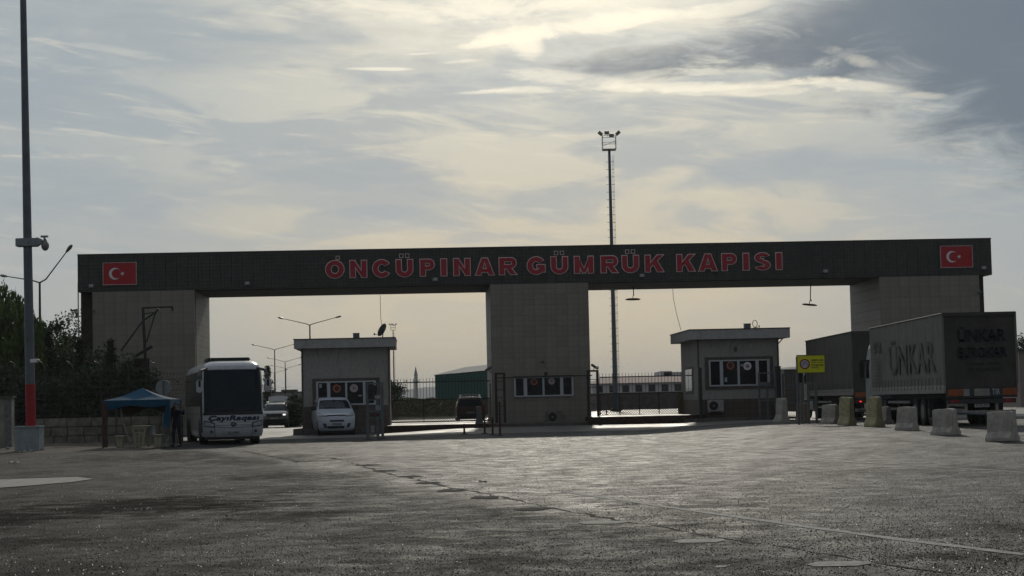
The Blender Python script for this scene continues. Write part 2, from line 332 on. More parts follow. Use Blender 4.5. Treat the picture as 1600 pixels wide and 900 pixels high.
def link(name, me, parent=None):
    o = bpy.data.objects.new(name, me); COL.objects.link(o)
    if parent: o.parent = parent
    if me and me.polygons and len(me.polygons) and me.polygons[0].use_smooth:
        try: me.set_sharp_from_angle(angle=math.radians(40))
        except Exception: pass
    return o
def tag(o, label=None, cat=None, group=None, kind=None):
    if label: o['label'] = label
    if cat: o['category'] = cat
    if group: o['group'] = group
    if kind: o['kind'] = kind
    return o
def thing(name, loc, label, cat, group=None, rz=0.0):
    o = bpy.data.objects.new(name, None); COL.objects.link(o); o.location = loc; o.rotation_euler = (0, 0, rz)
    o.empty_display_size = .3
    return tag(o, label, cat, group)
def kids(o): return [c for c in bpy.data.objects if c.parent == o]
def copy_thing(src, loc, label, rz=None, scale=None):
    c = src.copy(); COL.objects.link(c); c.location = loc; c['label'] = label
    if rz is not None: c.rotation_euler = (0, 0, rz)
    if scale: c.scale = (scale,) * 3
    for ch in kids(src):
        d = ch.copy(); COL.objects.link(d); d.parent = c
        for g in kids(ch):
            e = g.copy(); COL.objects.link(e); e.parent = d
    return c
def glyph_mesh(txt, offset=0.0, depth=0.0, size=1.0, res=4, shear=0.0, spacing=1.0):
    cu = bpy.data.curves.new('t', 'FONT'); cu.body = txt; cu.size = size; cu.offset = offset; cu.extrude = depth; cu.resolution_u = res; cu.shear = shear
    cu.space_character = spacing; cu.align_x = 'LEFT'
    o = bpy.data.objects.new('t', cu); COL.objects.link(o); bpy.context.view_layer.update()
    me = bpy.data.meshes.new_from_object(o.evaluated_get(bpy.context.evaluated_depsgraph_get()))
    bpy.data.objects.remove(o); bpy.data.curves.remove(cu); return me
def bbox2(me):
    a = np.array([v.co[:2] for v in me.vertices]); return a.min(0), a.max(0)
def text_on(name, txt, x0, x1, z0, z1, y, material, parent, offset=.03, depth=.004, shear=0.0, plane='xz', flip=1, spacing=1.0):
    """lettering laid on an upright face (x-z plane at y) stretched to the box; plane 'yz' puts it on a side face"""
    me = glyph_mesh(txt, offset, 0, 1.0, 3, shear, spacing); lo, hi = bbox2(me)
    sx, sz = (x1 - x0) / (hi[0] - lo[0]), (z1 - z0) / (hi[1] - lo[1])
    for v in me.vertices:
        a, b = x0 + (v.co.x - lo[0]) * sx, z0 + (v.co.y - lo[1]) * sz
        v.co = (a, y - v.co.z, b) if plane == 'xz' else (y, a, b)
    me.materials.clear(); me.materials.append(material)
    return link(name, me, parent)

# ------------------------------------------------------------------ ground
def steps(a, b, d): return list(np.arange(a, b, d))
YS = steps(-40, 10, 5) + steps(10, 30, 1) + steps(30, 125, 1.0) + steps(125, 200, 5) + steps(200, 600, 40) + [600, 900, 1400, 2200, 3500, 6000, 12000]
XS = [-9000, -4000, -2000, -1000, -500, -250, -120, -80, -60] + steps(-50, -30, 4) + steps(-30, 30, .75) + steps(30, 60, 5) + [60, 80, 120, 250, 500, 1000, 2000, 4000, 9000]
g = MB().grid(lambda x, y: (x, y, gz(x, y)), XS, YS)
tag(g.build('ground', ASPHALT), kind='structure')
ax = [x for x in XS if -26 < x < 40]; ay = [y for y in YS if 87.5 < y < 400]
a = MB().grid(lambda x, y: (x, y, gz(x, y) + .006), ax, ay)
tag(a.build('concrete_apron', APRON), kind='structure')
MARKW = mat('worn_white_road_paint', (.26, .255, .235), .85, var=.35, scale=6, spec=.25, dirt=(.06, .057, .053))
MARKF = mat('faint_road_paint', (.11, .105, .095), .75, var=.45, scale=5, spec=.5, dirt=(.045, .042, .04))
MARKD = mat('dark_patch_asphalt', (.016, .015, .014), .95, var=.5, scale=5, spec=.12, bump=.8, bscale=30)
def sheet(name, pix, material, lift=.005):
    pts = [gpix(*p) for p in pix]
    b = MB().add([(p.x, p.y, p.z + lift) for p in pts], [tuple(range(len(pts)))])
    return tag(b.build(name, material), kind='structure')
def line_sheet(name, pix, w, material, lift=.005, jag=0.0, lj=0.0):
    pts = [gpix(*p) for p in pix]; P2 = []
    for i in range(len(pts) - 1):
        L = (pts[i + 1] - pts[i]).length; n = max(1, int(L / .35))
        P2 += [pts[i].lerp(pts[i + 1], k / n) for k in range(n)]
    P2.append(pts[-1]); vs = []
    for i, p in enumerate(P2):
        d = (P2[min(i + 1, len(P2) - 1)] - P2[max(i - 1, 0)]); d.z = 0; d.normalize(); nrm = Vector((-d.y, d.x, 0))
        off = random.uniform(-lj, lj); ww = w * (1 + random.uniform(-jag, jag)) / 2
        for s in (-1, 1):
            q = p + nrm * (off + s * ww); vs.append((q.x, q.y, gz(q.x, q.y) + lift))
    b = MB().add(vs, [(2 * i, 2 * i + 1, 2 * i + 3, 2 * i + 2) for i in range(len(P2) - 1)])
    return tag(b.build(name, material), kind='structure')
line_sheet('lane_line', [(880, 768), (1060, 795), (1250, 822), (1420, 845), (1660, 874)], .15, MARKW, jag=.25, lj=.008)
line_sheet('lane_line', [(960, 680), (1130, 700), (1330, 722), (1600, 738)], .10, MARKF, jag=.6, lj=.02)
line_sheet('asphalt_crack', [(520, 715), (590, 735), (680, 757), (780, 776), (870, 796), (960, 812)], .055, MARKD, jag=1.0, lj=.07)
line_sheet('asphalt_crack', [(960, 812), (1080, 832), (1200, 852), (1300, 868), (1440, 890), (1560, 905)], .03, MARKD, jag=1.0, lj=.05)
line_sheet('asphalt_crack', [(380, 705), (470, 722), (560, 716)], .09, MARKD, jag=.9, lj=.12)
for (px, py, w, d) in [(575, 727, 44, 1.1), (600, 736, 40, 1.2), (640, 745, 40, 1.3), (668, 755, 44, 1.5), (703, 767, 50, 1.7), (757, 778, 52, 2.0), (832, 796, 58, 2.4)]:
    p = [(px + w * .5 * math.cos(a) * random.uniform(.75, 1.1), py + d * 1.3 * math.sin(a) * random.uniform(.6, 1.1) - .03 * w * .35 * math.cos(a)) for a in np.linspace(0, 6.0, 15)]
    sheet('dark_road_patch', p, MARKD, .007)
for (px, py, w, d) in [(941, 817, 78, 2.6), (1092, 846, 84, 3.2), (1310, 882, 104, 4.2), (1127, 886, 20, 2.0)]:
    p = [(px - w / 2, py + .6), (px - w * .3, py - d * .8), (px + w * .45, py - d), (px + w / 2, py - d * .2), (px + w * .3, py + d * .7), (px - w * .35, py + d)]
    sheet('white_road_patch', p, mat('white_stud_paint', (.30, .29, .26), .85, spec=.1, var=.4, scale=14, dirt=(.12, .11, .10)), .007)
sheet('concrete_strip', [(-30, 751), (60, 748), (120, 746), (147, 749), (110, 754), (40, 760), (-30, 765)], mat('pale_concrete_strip', (.25, .24, .215), .9, var=.3, scale=3, bump=.3), .012)
DIRT = mat('dusty_earth', (.075, .062, .048), 1.0, var=.4, scale=3, bump=.9, bscale=9)
dirt = MB()
def dirtz(x, y):
    e = ss(x, -60, -22) * (1 - ss(x, -21.5, -15)); return gz(x, y) + .006 + .12 * ss(y, 70, 76) * (1 - ss(x, -20, -14.5)) * (0.7 + .6 * math.sin(x * 2.1) * math.sin(y * 1.7))
dirt.grid(lambda x, y: (x, y, dirtz(x, y)), steps(-45, -14, .75), steps(69, 87, .75)); tag(dirt.build('dirt_verge', DIRT), kind='structure')

# hills on the horizon
HILL = mat('far_hills', (.13, .14, .15), 1.0, var=.2, scale=.004)
def hill(x0, x1, Y, hfun, name='hills'):
    xs = np.linspace(x0, x1, 80)
    b = MB().grid(lambda x, t: (x, Y + 500 * t, -2 + (hfun(x) + 2) * math.sin(min(1, t * 1.0) * math.pi / 2)), list(xs), [0, .15, .35, .6, .8, 1.0])
    tag(b.build(name, HILL), kind='structure')
def pxh(py, Y): return (631 - py) / FPX * Y + EYE
hill(-900, 900, 2600, lambda x: 16 + 9 * math.sin(x * .006 + 1) + 4 * math.sin(x * .021) + 14 * math.exp(-((x + 130) / 70) ** 2) + 15 * math.exp(-((x - 260) / 150) ** 2))
hill(-1600, 1600, 4200, lambda x: 32 + 10 * math.sin(x * .003 + 2) + 5 * math.sin(x * .011))

# grass bank beyond the left passage
GRASS = mat('dry_grass_bank', (.065, .065, .032), 1.0, var=.5, scale=1.2, bump=1.0, bscale=6, dirt=(.10, .08, .055))
bk = MB()
def bankz(x, y):
    t = ss(y, 163, 176); return gz(x, y) + .008 + (1.62 + .18 * math.sin(x * .5) + .08 * math.sin(x * 2.3)) * t
bk.grid(lambda x, y: (x, y, bankz(x, y)), steps(-40, .6, .7), steps(163, 182, 1.0) + [186, 200, 226])
tag(bk.build('grass_bank', GRASS), kind='structure')

# ------------------------------------------------------------------ the gate
YAW = 0.05
GO = Vector((0, 104.0, 0))
def gp(px, py, dy=0.0):
    o = GO + Vector((-math.sin(YAW), math.cos(YAW), 0)) * dy
    return onplane(px, py, o, YAW)
gate = thing('customs_gate', GO, 'long dark stone border gate on three tiled pylons, red lettering across its beam', 'gate', rz=YAW)
gxl, _ = gp(121.5, 430); gxr, _ = gp(1549, 400); HT, HB = 10.18, 8.12; DEP = 7.3
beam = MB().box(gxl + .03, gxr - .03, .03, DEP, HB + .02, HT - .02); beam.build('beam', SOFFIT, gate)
cap = MB().box(gxl - .02, gxr + .02, -.04, DEP + .03, HT, HT + .05); cap.build('coping', DARKTILE, gate)
cl = MB(); n = 85; wv = (gxr - gxl) / n
for i in range(n):
    for j in range(3):
        zz = HB + j * (HT - HB) / 3; pr = random.uniform(0, .006)
        cl.box(gxl + i * wv + .006, gxl + (i + 1) * wv - .006, -.012 - pr, .03, zz + .006, zz + (HT - HB) / 3 - .006)
tag(cl.build('cladding_panel', DARKTILE, gate), kind='stuff')
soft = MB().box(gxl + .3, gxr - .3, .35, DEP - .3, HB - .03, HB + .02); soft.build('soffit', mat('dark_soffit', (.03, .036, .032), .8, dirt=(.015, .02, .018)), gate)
sidec = MB()
for j in range(3):
    for k in range(12):
        for X in (gxl, gxr):
            s = 1 if X == gxr else -1; z0 = HB + j * (HT - HB) / 3; y0 = k * DEP / 12
            sidec.box(min(X - s * .03, X + s * .012), max(X - s * .03, X + s * .012), y0 + .03, y0 + DEP / 12, z0 + .006, z0 + (HT - HB) / 3 - .006)
tag(sidec.build('end_cladding', DARKTILE, gate), kind='stuff')
TW = TH = .592
tile_me = MB().box(.0022, TW - .0022, -.03, 0, .0022, TH - .0022).mesh('tile', TILE, bevel=.004)
PYL = []
for (pa, pb, py, which) in [(145, 305, 560, 0), (768, 922, 560, 1), (1375, 1531, 470, 2)]:
    xa, _ = gp(pa, py); xb, _ = gp(pb, py); base = .12 if which == 0 else .38
    nm = MB().box(xa + .02, xb - .02, .03, DEP - .02, -.1, HB - .001).build('pylon', CORE, gate)
    PYL.append((nm, xa, xb))
    nc = round((xb - xa) / TW); tw = (xb - xa) / nc; nr = 13; th = (HB - base) / nr
    first = {0: 4, 1: 0, 2: 5}[which]; rest = MB()
    for i in range(nc):
        for j in range(nr):
            if j >= first:
                t = link('tile', tile_me, nm); t.location = (xa + i * tw, .03 - random.uniform(0, .004), base + j * th); t.scale = (tw / TW, 1, th / TH)
            else: rest.box(xa + i * tw + .0022, xa + (i + 1) * tw - .0022, 0, .03, base + j * th + .0022, base + (j + 1) * th - .0022)
    nd = 12; td = (DEP - .04) / nd
    for s, X in ((-1, xa), (1, xb)):
        for k in range(nd):
            for j in range(nr): rest.box(min(X - s * .03, X), max(X - s * .03, X), .03 + k * td + .0022, .03 + (k + 1) * td - .0022, base + j * th + .006, base + (j + 1) * th - .006)
    tag(rest.build('side_tiles', TILE2, nm), kind='stuff')
# dark outer walls beyond the end pylons
xo = gxl + .04
MB().box(gxl + .06, PYL[0][1] - .003, .55, DEP - .1, -.1, HB - .003).build('outer_wall', mat('dark_brown_outer_wall', (.045, .035, .03), .8, var=.3, dirt=(.03, .025, .02)), gate)
MB().box(PYL[2][2] + .003, gxr - .35, .55, DEP - .1, -.1, HB - .003).build('outer_wall', mat('dark_brown_outer_wall', (0, 0, 0)), gate)
MB().path([(gxl - .04, .3, .3), (gxl - .04, .3, HB + .5)], .035).build('drain_pipe', STEELG, gate)
# red letters
LT = [('Ö', 508, 538.5), ('N', 546, 574), ('C', 582, 611), ('Ü', 618, 646), ('P', 655.5, 679.5), ('I', 688, 699), ('N', 708, 735.5), ('A', 742, 772.5), ('R', 779, 807.5),
      ('G', 823, 852.5), ('Ü', 860, 888), ('M', 896.5, 928), ('R', 938, 966), ('Ü', 971, 999), ('K', 1007, 1037.5), ('K', 1056.5, 1086.5), ('A', 1091, 1121), ('P', 1127, 1151.5), ('I', 1160, 1171), ('S', 1178.5, 1204), ('I', 1211.5, 1222.5)]
lxy0, lz0 = gp(523, 436.5 + .0); 
ZB = .5 * (gp(560, 435.2)[1] + gp(1216, 421.5)[1]); ZT = .5 * (gp(560, 406.8)[1] + gp(1216, 393.6)[1])
strip = {'Ö': 'O', 'Ü': 'U'}
REDD = mat('dark_umlaut_face', (.05, .03, .03), .6)
def convex_grow(p, d):
    n = len(p); ar = sum(p[k][0] * p[(k + 1) % n][1] - p[(k + 1) % n][0] * p[k][1] for k in range(n)); sg = 1 if ar > 0 else -1; out = []
    for k in range(n):
        a, b, c = Vector(p[k - 1]), Vector(p[k]), Vector(p[(k + 1) % n]); e1, e2 = (b - a).normalized(), (c - b).normalized()
        n1, n2 = Vector((e1.y, -e1.x)) * sg, Vector((e2.y, -e2.x)) * sg; m = (n1 + n2); out.append(tuple(b + m * (d / max(.25, 1 + n1.dot(n2)))))
    return out
def ell(cx, cz, rx, rz, tx, tz, a0, a1, g, n=22):
    """curved stroke: outer and inner ellipse between two angles, grown by g"""
    if abs(a1 - a0) < 6.2: a0 -= g / max(rx, rz) * .9; a1 += g / max(rx, rz) * .9
    A = np.linspace(a0, a1, n); return [[(cx + (rx + g) * math.cos(u), cz + (rz + g) * math.sin(u)) for u in (p, q)] + [(cx + (rx - tx - g) * math.cos(u), cz + (rz - tz - g) * math.sin(u)) for u in (q, p)] for p, q in zip(A[:-1], A[1:])]
def block_letter(b, Wd, H, g):
    t = .27 if Wd > .5 else Wd; h = t * .82; c = []; q = lambda *p: c.append(convex_grow(list(p), g)); rect = lambda x0, x1, z0, z1: q((x0, z0), (x1, z0), (x1, z1), (x0, z1)); pi = math.pi
    if b == 'I': rect(0, Wd, 0, H)
    elif b == 'N': rect(0, t, 0, H); rect(Wd - t, Wd, 0, H); q((t * .9, H), (t * .3, H * .98), (Wd - t * .9, 0), (Wd - t * .3, .02 * H))
    elif b == 'M': rect(0, t, 0, H); rect(Wd - t, Wd, 0, H); q((t * .8, H), (t * .8, H * .55), (Wd / 2 - .07, 0), (Wd / 2 + .05, .12)); q((Wd - t * .8, H), (Wd - t * .8, H * .55), (Wd / 2 + .07, 0), (Wd / 2 - .05, .12))
    elif b == 'A': q((0, 0), (t * 1.02, 0), (Wd * .5, H * .82), (Wd * .52, H), (Wd * .34, H)); q((Wd, 0), (Wd - t * 1.02, 0), (Wd * .5, H * .82), (Wd * .48, H), (Wd * .66, H)); rect(Wd * .25, Wd * .75, H * .17, H * .36)
    elif b in 'PR':
        rect(0, t, 0, H); r = H * .31; x = Wd - r; c.extend(ell(x, H - r, r, r, h, h * .85, -pi / 2, pi / 2, g)); rect(t * .8, x, H - h * .85, H); rect(t * .8, x, H - 2 * r, H - 2 * r + h * .85)
        if b == 'R': q((Wd * .38, H * .42), (Wd * .38 + t, H * .42), (Wd, 0), (Wd - t * 1.15, 0))
    elif b == 'K': rect(0, t, 0, H); q((t * .8, H * .42), (Wd - t * 1.25, H), (Wd - .02, H), (t * .8, H * .20)); q((Wd * .38, H * .60), (Wd * .62, H * .72), (Wd, 0), (Wd - t * 1.2, 0))
    elif b == 'U': r = Wd / 2; rz = H * .42; rect(0, t, rz, H); rect(Wd - t, Wd, rz, H); c.extend(ell(r, rz, r, rz + .015, t, t * .85, pi + g * 2, 2 * pi - g * 2, g))
    elif b == 'O': c.extend(ell(Wd / 2, H / 2, Wd / 2, H / 2 + .02, t, t * .85, 0, 2 * pi, g, 34))
    elif b == 'C': c.extend(ell(Wd / 2, H / 2, Wd / 2 + .02, H / 2 + .02, t, t * .85, .62, 2 * pi - .62, g, 30))
    elif b == 'G': c.extend(ell(Wd / 2, H / 2, Wd / 2 + .01, H / 2 + .02, t, t * .85, .65, 2 * pi - .55, g, 30)); rect(Wd * .55, Wd, H * .36, H * .54); rect(Wd - t * .9, Wd, H * .12, H * .45)
    elif b == 'S': r = H * .27; x = Wd / 2; c.extend(ell(x, H - r, x, r + .015, t, h * .8, .45, 1.5 * pi, g, 22)); c.extend(ell(x, r, x, r + .015, t, h * .8, -pi + .45, .5 * pi, g, 22)); rect(x - .04, x + .04, H - 2 * r - .01, H - 2 * r + h * .75)
    return c
for ch, pa, pb in LT:
    xa, _ = gp(pa, 420); xb, _ = gp(pb, 420); b = strip.get(ch, ch); mx = (xa + xb) / 2
    ix0, ix1, iz0, iz1 = xa + .045, xb - .045, ZB + .045, ZT - .045
    def lay(gr, y0, y1, mt, nm, par):
        m = MB()
        for k, poly in enumerate(block_letter(b, ix1 - ix0, iz1 - iz0, gr)):
            m.prism([(ix0 + u, iz0 + v) for u, v in poly], y0 - .0007 * (k % 5), y1)
        return m.build(nm, mt, par)
    L = lay(0.0, -.115, -.03, RED, 'letter', gate); lay(.044, -.080, -.026, PINK, 'letter_edge', L)
    if ch in strip:
        for k in (-1, 1):
            if ch == 'Ö' and k == -1:
                MB().box(mx - .30, mx - .10, -.05, -.03, ZT + .05, ZT + .22).build('umlaut_dot', REDD, L); continue
            c = mx + k * .165; q = .115 if ch != 'Ö' else .105; d = MB()
            z0 = ZT + (.07 if ch != 'Ö' else .03); zm = z0 + q
            d.box(c - q + .03, c + q - .03, -.07, -.03, zm - q + .03, zm + q - .03, 0)
            for (u0, u1, w0, w1) in ((-q, q, -q, -q + .03), (-q, q, q - .03, q), (-q, -q + .03, -q + .03, q - .03), (q - .03, q, -q + .03, q - .03)):
                d.box(c + u0, c + u1, -.09, -.03, zm + w0, zm + w1, 1)
            d.build('umlaut_dot', [REDD, PINK], L)
# flags
def star_pts(cx, cz, r, rot):
    return [(cx + (r if i % 2 == 0 else r * .382) * math.cos(rot + i * math.pi / 5), cz + (r if i % 2 == 0 else r * .382) * math.sin(rot + i * math.pi / 5)) for i in range(10)]
def flag(px0, px1, py0, py1, label):
    pm = (py0 + py1) / 2; x0, _ = gp(px0, pm); x1, _ = gp(px1, pm); _, z0 = gp((px0 + px1) / 2, py1); _, z1 = gp((px0 + px1) / 2, py0)
    o = Vector((math.cos(YAW) * x0, GO.y + math.sin(YAW) * x0, z0)) + Vector((math.sin(YAW), -math.cos(YAW), 0)) * .02
    f = thing('flag_sign', o, label, 'flag sign', 'flag signs at the two ends of the gate beam', YAW); w, h = x1 - x0, z1 - z0
    MB().box(.03, w - .03, -.08, -.005, .03, h - .03).build('flag_board', FLAGRED, f)
    fr = MB()
    for a in ((0, w, 0, .035), (0, w, h - .035, h), (0, .035, .035, h - .035), (w - .035, w, .035, h - .035)): fr.box(a[0], a[1], -.1, -.005, a[2], a[3])
    fr.build('border_frame', mat('pale_pink_frame', (.5, .4, .4), .5), f)
    R, cx, cz = h * .26, w * .36, h * .5; r2, c2 = R * .8, cx + R * .27
    xi = ((R * R - r2 * r2) + (c2 - cx) ** 2) / (2 * (c2 - cx)); a1 = math.acos(xi / R); a2 = math.acos((xi - (c2 - cx)) / r2)
    N = 20; outer = [(cx + R * math.cos(a1 + (2 * math.pi - 2 * a1) * i / N), cz + R * math.sin(a1 + (2 * math.pi - 2 * a1) * i / N)) for i in range(N + 1)]
    inner = [(c2 + r2 * math.cos(a2 + (2 * math.pi - 2 * a2) * i / N), cz + r2 * math.sin(a2 + (2 * math.pi - 2 * a2) * i / N)) for i in range(N + 1)]
    cr = MB(); cr.add([(x, -.09, z) for x, z in outer] + [(x, -.09, z) for x, z in inner], [(i, i + 1, N + 2 + i, N + 1 + i) for i in range(N)])
    cr.build('crescent', WHITE, f)
    s = MB(); sp = star_pts(w * .36 + R * 1.25, cz, R * .42, math.pi); s.add([(x, -.09, z) for x, z in sp] + [(w * .36 + R * 1.25, -.09, cz)], [(i, (i + 1) % 10, 10) for i in range(10)])
    s.build('star', WHITE, f)
flag(161, 214, 410, 445.5, 'red flag board with white crescent and star at left end of beam')
flag(1468.5, 1519, 384, 418.5, 'red flag board with white crescent and star at right end of beam')
# floodlights on the beam
def gworld(px, py, dy=0.0):
    x, z = gp(px, py, dy); return Vector((math.cos(YAW) * x - math.sin(YAW) * dy, GO.y + math.sin(YAW) * x + math.cos(YAW) * dy, z))
fl0 = None
for px, py, lb in [(144, 447, 'grey floodlight under the left flag board'), (387, 443, 'grey floodlight on beam between left flag and lettering'), (680, 437, 'grey floodlight under letters P and I'),
                   (1002, 431, 'grey floodlight under the letters of the second word'), (1288, 424, 'grey floodlight on beam right of the lettering'), (1535, 419, 'grey floodlight below right flag board near beam end')]:
    loc = gworld(px, py) + Vector((0, -.02, 0))
    if fl0 is None:
        fl0 = thing('floodlight', loc, lb, 'floodlight', 'floodlights along the beam face', YAW)
        MB().box(-.14, .14, -.30, -.16, -.10, .10).build('lamp_housing', LAMPHD, fl0, bevel=.015); MB().box(-.11, .11, -.305, -.30, -.07, .07).build('lamp_glass', mat('frosted_glass', (.4, .4, .4), .3), fl0)
        MB().path([(-.15, -.22, 0), (-.15, -.03, -.10), (-.15, 0, -.10)], .015).path([(.15, -.22, 0), (.15, -.03, -.10), (.15, 0, -.10)], .015).build('bracket', STEELG, fl0)
    else: copy_thing(fl0, loc, lb, YAW)

# ------------------------------------------------------------------ windows, stickers, air conditioners
def window_part(parent, x0, x1, z0, z1, panes, y=-.05, surround=None):
    fr = MB()
    xs = [x0] + [v for p in panes for v in p] + [x1]
    fr.box(x0, x1, y - .05, 0, z1 - .07, z1).box(x0, x1, y - .05, 0, z0, z0 + .08)
    edges = [x0] + [v for p in panes for v in p] + [x1]
    for i in range(0, len(edges), 2): fr.box(edges[i], edges[i + 1], y - .045, 0, z0 + .08, z1 - .07)
    w = fr.build('window', FRAMEW, parent)
    for a, b in panes: MB().box(a, b, y + .005, .0, z0 + .08, z1 - .07).build('pane', GLASS, w)
    if surround:
        s = surround; su = MB()
        su.box(x0 - s, x1 + s, y - .02, 0, z1, z1 + s * .8).box(x0 - s, x1 + s, y - .02, 0, z0 - s * .7, z0).box(x0 - s, x0, y - .02, 0, z0, z1).box(x1, x1 + s, y - .02, 0, z0, z1)
        su.build('window_surround', SURR, parent)
    return w
STK1, STK2, STKG = mat('orange_red_sticker', (.33, .10, .06), .5), mat('pale_pink_sticker', (.42, .34, .36), .5), mat('sticker_emblem', (.16, .05, .06), .5)
def sticker(parent, cx, cz, r, ring, y=-.062, inner=STKG, disc=None):
    def dsk(rr, yy, m, nm, par, r0=0):
        N = 20; b = MB()
        if r0: b.add([(cx + q * math.cos(2 * math.pi * i / N), yy, cz + q * math.sin(2 * math.pi * i / N)) for q in (rr, r0) for i in range(N)], [(i, (i + 1) % N, N + (i + 1) % N, N + i) for i in range(N)])
        else: b.add([(cx + rr * math.cos(2 * math.pi * i / N), yy, cz + rr * math.sin(2 * math.pi * i / N)) for i in range(N)], [tuple(range(N))])
        return b.build(nm, m, par)
    s = dsk(r, y, ring, 'sticker', parent, r * .55); dsk(r * .55, y, disc or GLASS, 'sticker_centre', s)
    e = MB(); 
    for k in range(3):
        a = math.pi / 2 + k * 2.094; e.add([(cx + .04 * math.cos(a + 1.2), y - .004, cz + .04 * math.sin(a + 1.2)), (cx + r * .42 * math.cos(a), y - .004, cz + r * .42 * math.sin(a)), (cx + .04 * math.cos(a - 1.2), y - .004, cz + .04 * math.sin(a - 1.2))], [(0, 1, 2)])
    e.build('emblem', inner, s)
def aircon(loc, yaw, label, sc=1.0, cm=None):
    a = thing('air_conditioner', loc, label, 'air conditioner', rz=yaw); 
    MB().box(-.42 * sc, .42 * sc, -.34, 0, 0, .62 * sc).build('casing', cm or PLASTER2, a, bevel=.02)
    r = MB().tube((-.12 * sc, -.345, .31 * sc), (-.12 * sc, -.36, .31 * sc), .24 * sc, n=20); r.build('fan_grille', BLACKP, a)
    MB().tube((-.12 * sc, -.361, .31 * sc), (-.12 * sc, -.37, .31 * sc), .05 * sc, n=10).build('fan_hub', LAMPHD, a)
    MB().box(-.36 * sc, -.30 * sc, -.3, .05, -.08, 0).box(.30 * sc, .36 * sc, -.3, .05, -.08, 0).build('bracket', STEELG, a)
def wpx(org, yaw, px, py): return onplane(px, py, org, yaw)
# pylon window
x0, _ = gp(803, 605); x1, _ = gp(896, 603); _, z0 = gp(850, 619.5); _, z1 = gp(850, 588.5)
pv = [(gp(a, 604)[0], gp(b, 604)[0]) for a, b in ((806, 818), (823.5, 847.5), (850.5, 875), (880, 893))]
pyl = PYL[1][0]
w = window_part(gate, x0, x1, z0, z1, pv, -.06)
MB().box(x0 - .05, x1 + .02, -.22, -.004, z1, z1 + .07).build('window_canopy', SURR, gate)
for (px, py, m, dm) in ((834.5, 596.5, STK1, None), (861.8, 595.5, STK2, STK2)):
    a, b = gp(px, py); sticker(w, a, b, .19, m, disc=dm)
lx, lz = gp(866, 650); 
p = gworld(866, 651); aircon(Vector((p.x, p.y - .05, p.z - .32)), YAW, 'round fanned air conditioner low on the middle pylon', cm=mat('stone_grey_casing', (.15, .14, .12), .7))
def camera_box(px, py, label, side=1, dy=0.0, ln=.42):
    p = gworld(px, py, dy); c = thing('security_camera', p, label, 'camera', rz=YAW)
    MB().box(-.06, .06, -ln, 0, -.05, .05).build('camera_body', LAMPHD, c, bevel=.012); MB().tube((0, -ln - .002, 0), (0, -ln - .02, 0), .035, n=10).build('lens', BLACKP, c)
    MB().path([(0, -.08, .05), (0, -.03, .16), (0, .12, .16)], .02).build('bracket', STEELG, c); return c
camera_box(848, 565, 'small dark camera on middle pylon above the window')
camera_box(147, 486, 'small pale camera hanging at left edge of left pylon', ln=.3)
camera_box(1530, 457, 'small pale camera at right edge of right pylon', ln=.3)
def side_cam(px, py, d, label):
    p = gworld(px, py, .3); c = thing('security_camera', p, label, 'camera', rz=YAW + d * .9)
    MB().box(-.3, .3, -.06, .06, -.05, .06, M=Matrix.Rotation(.35 * d, 4, 'Y')).build('camera_body', GREYP, c, bevel=.01); MB().path([(0, 0, 0), (-d * .05, .05, -.2), (-d * .42, .1, -.2)], .02).build('bracket', STEELD, c)
side_cam(764, 576, -1, 'grey camera on left face of the middle pylon'); side_cam(929, 573, 1, 'grey camera sticking out right of the middle pylon')

# ------------------------------------------------------------------ booths
def booth(label, Y, px_l, px_r, py_base, py_walltop, py_rooftop, px_rl, px_rr, ztrim, depth, win, panes, stickers):
    o = gnd((px_l + px_r) / 2, Y); o.z = 0
    t = thing('control_booth', o, label, 'booth', 'flat roofed control booths in the gate', YAW)
    L = lambda px, py: wpx(o, YAW, px, py)
    xm = (px_l + px_r) / 2
    xa, xb = L(px_l, 600)[0], L(px_r, 600)[0]; zb = L(xm, py_base)[1] - .1; zt = L(xm, py_walltop)[1]; ra, rb = L(px_rl, py_rooftop)[0], L(px_rr, py_rooftop)[0]; rt = L(xm, py_rooftop)[1]
    MB().box(xa, xb, 0, depth, zb, zt + .1).build('wall', PLASTER, t)
    MB().box(xa - .02, xb + .02, -.025, depth + .02, zb, ztrim).build('wall_base', BASEBROWN, t)
    for X in (xa, xb): MB().box(X - .045, X + .045, -.04, .05, ztrim + .002, zt).build('corner_trim', SURR, t)
    rf = MB().box(ra, rb, -.55, depth + .5, zt, rt).build('roof', PLASTER2, t)
    MB().box(ra - .03, rb + .03, -.58, depth + .53, rt, rt + .05).build('roof_edge', SURR, rf)
    wx0, wz1 = L(win[0], win[1]); wx1, wz0 = L(win[2], win[3])
    pv = [(L(a, 600)[0], L(b, 600)[0]) for a, b in panes]
    w = window_part(t, wx0, wx1, wz0, wz1, pv, -.05, surround=.2)
    for (px, py, m, dm) in stickers:
        a, b = L(px, py); sticker(w, a, b, .22, m, y=-.055, disc=dm)
    return t, o, L, (xa, xb, zb, zt, ra, rb, rt)
BL, bo, LL, bd = booth('grey flat roofed booth behind the white van, satellite dish on its roof', 100, 472.5, 608, 668, 543.5, 530, 460, 617.5, 1.5, 5.5,
    (494, 596.5, 588, 632), ((497, 511), (516, 539.5), (542.5, 567), (571, 584)), ((526.5, 607, STK1, None), (553, 606.5, STK2, STK2)))
BR, ro, RR, rd_ = booth('grey flat roofed booth between the middle pylon and the trucks, air conditioner beside its base', 100, 1092, 1217, 658, 529.5, 515, 1075, 1231, 1.42, 6.6,
    (1107, 563, 1203, 602), ((1110.5, 1125), (1130, 1152.5), (1156, 1181), (1186, 1199)), ((1141, 571, STK1, None), (1167.5, 572, WHITE, STK2)))
NOTE = mat('notice_paper', (.34, .36, .40), .7, var=.15)
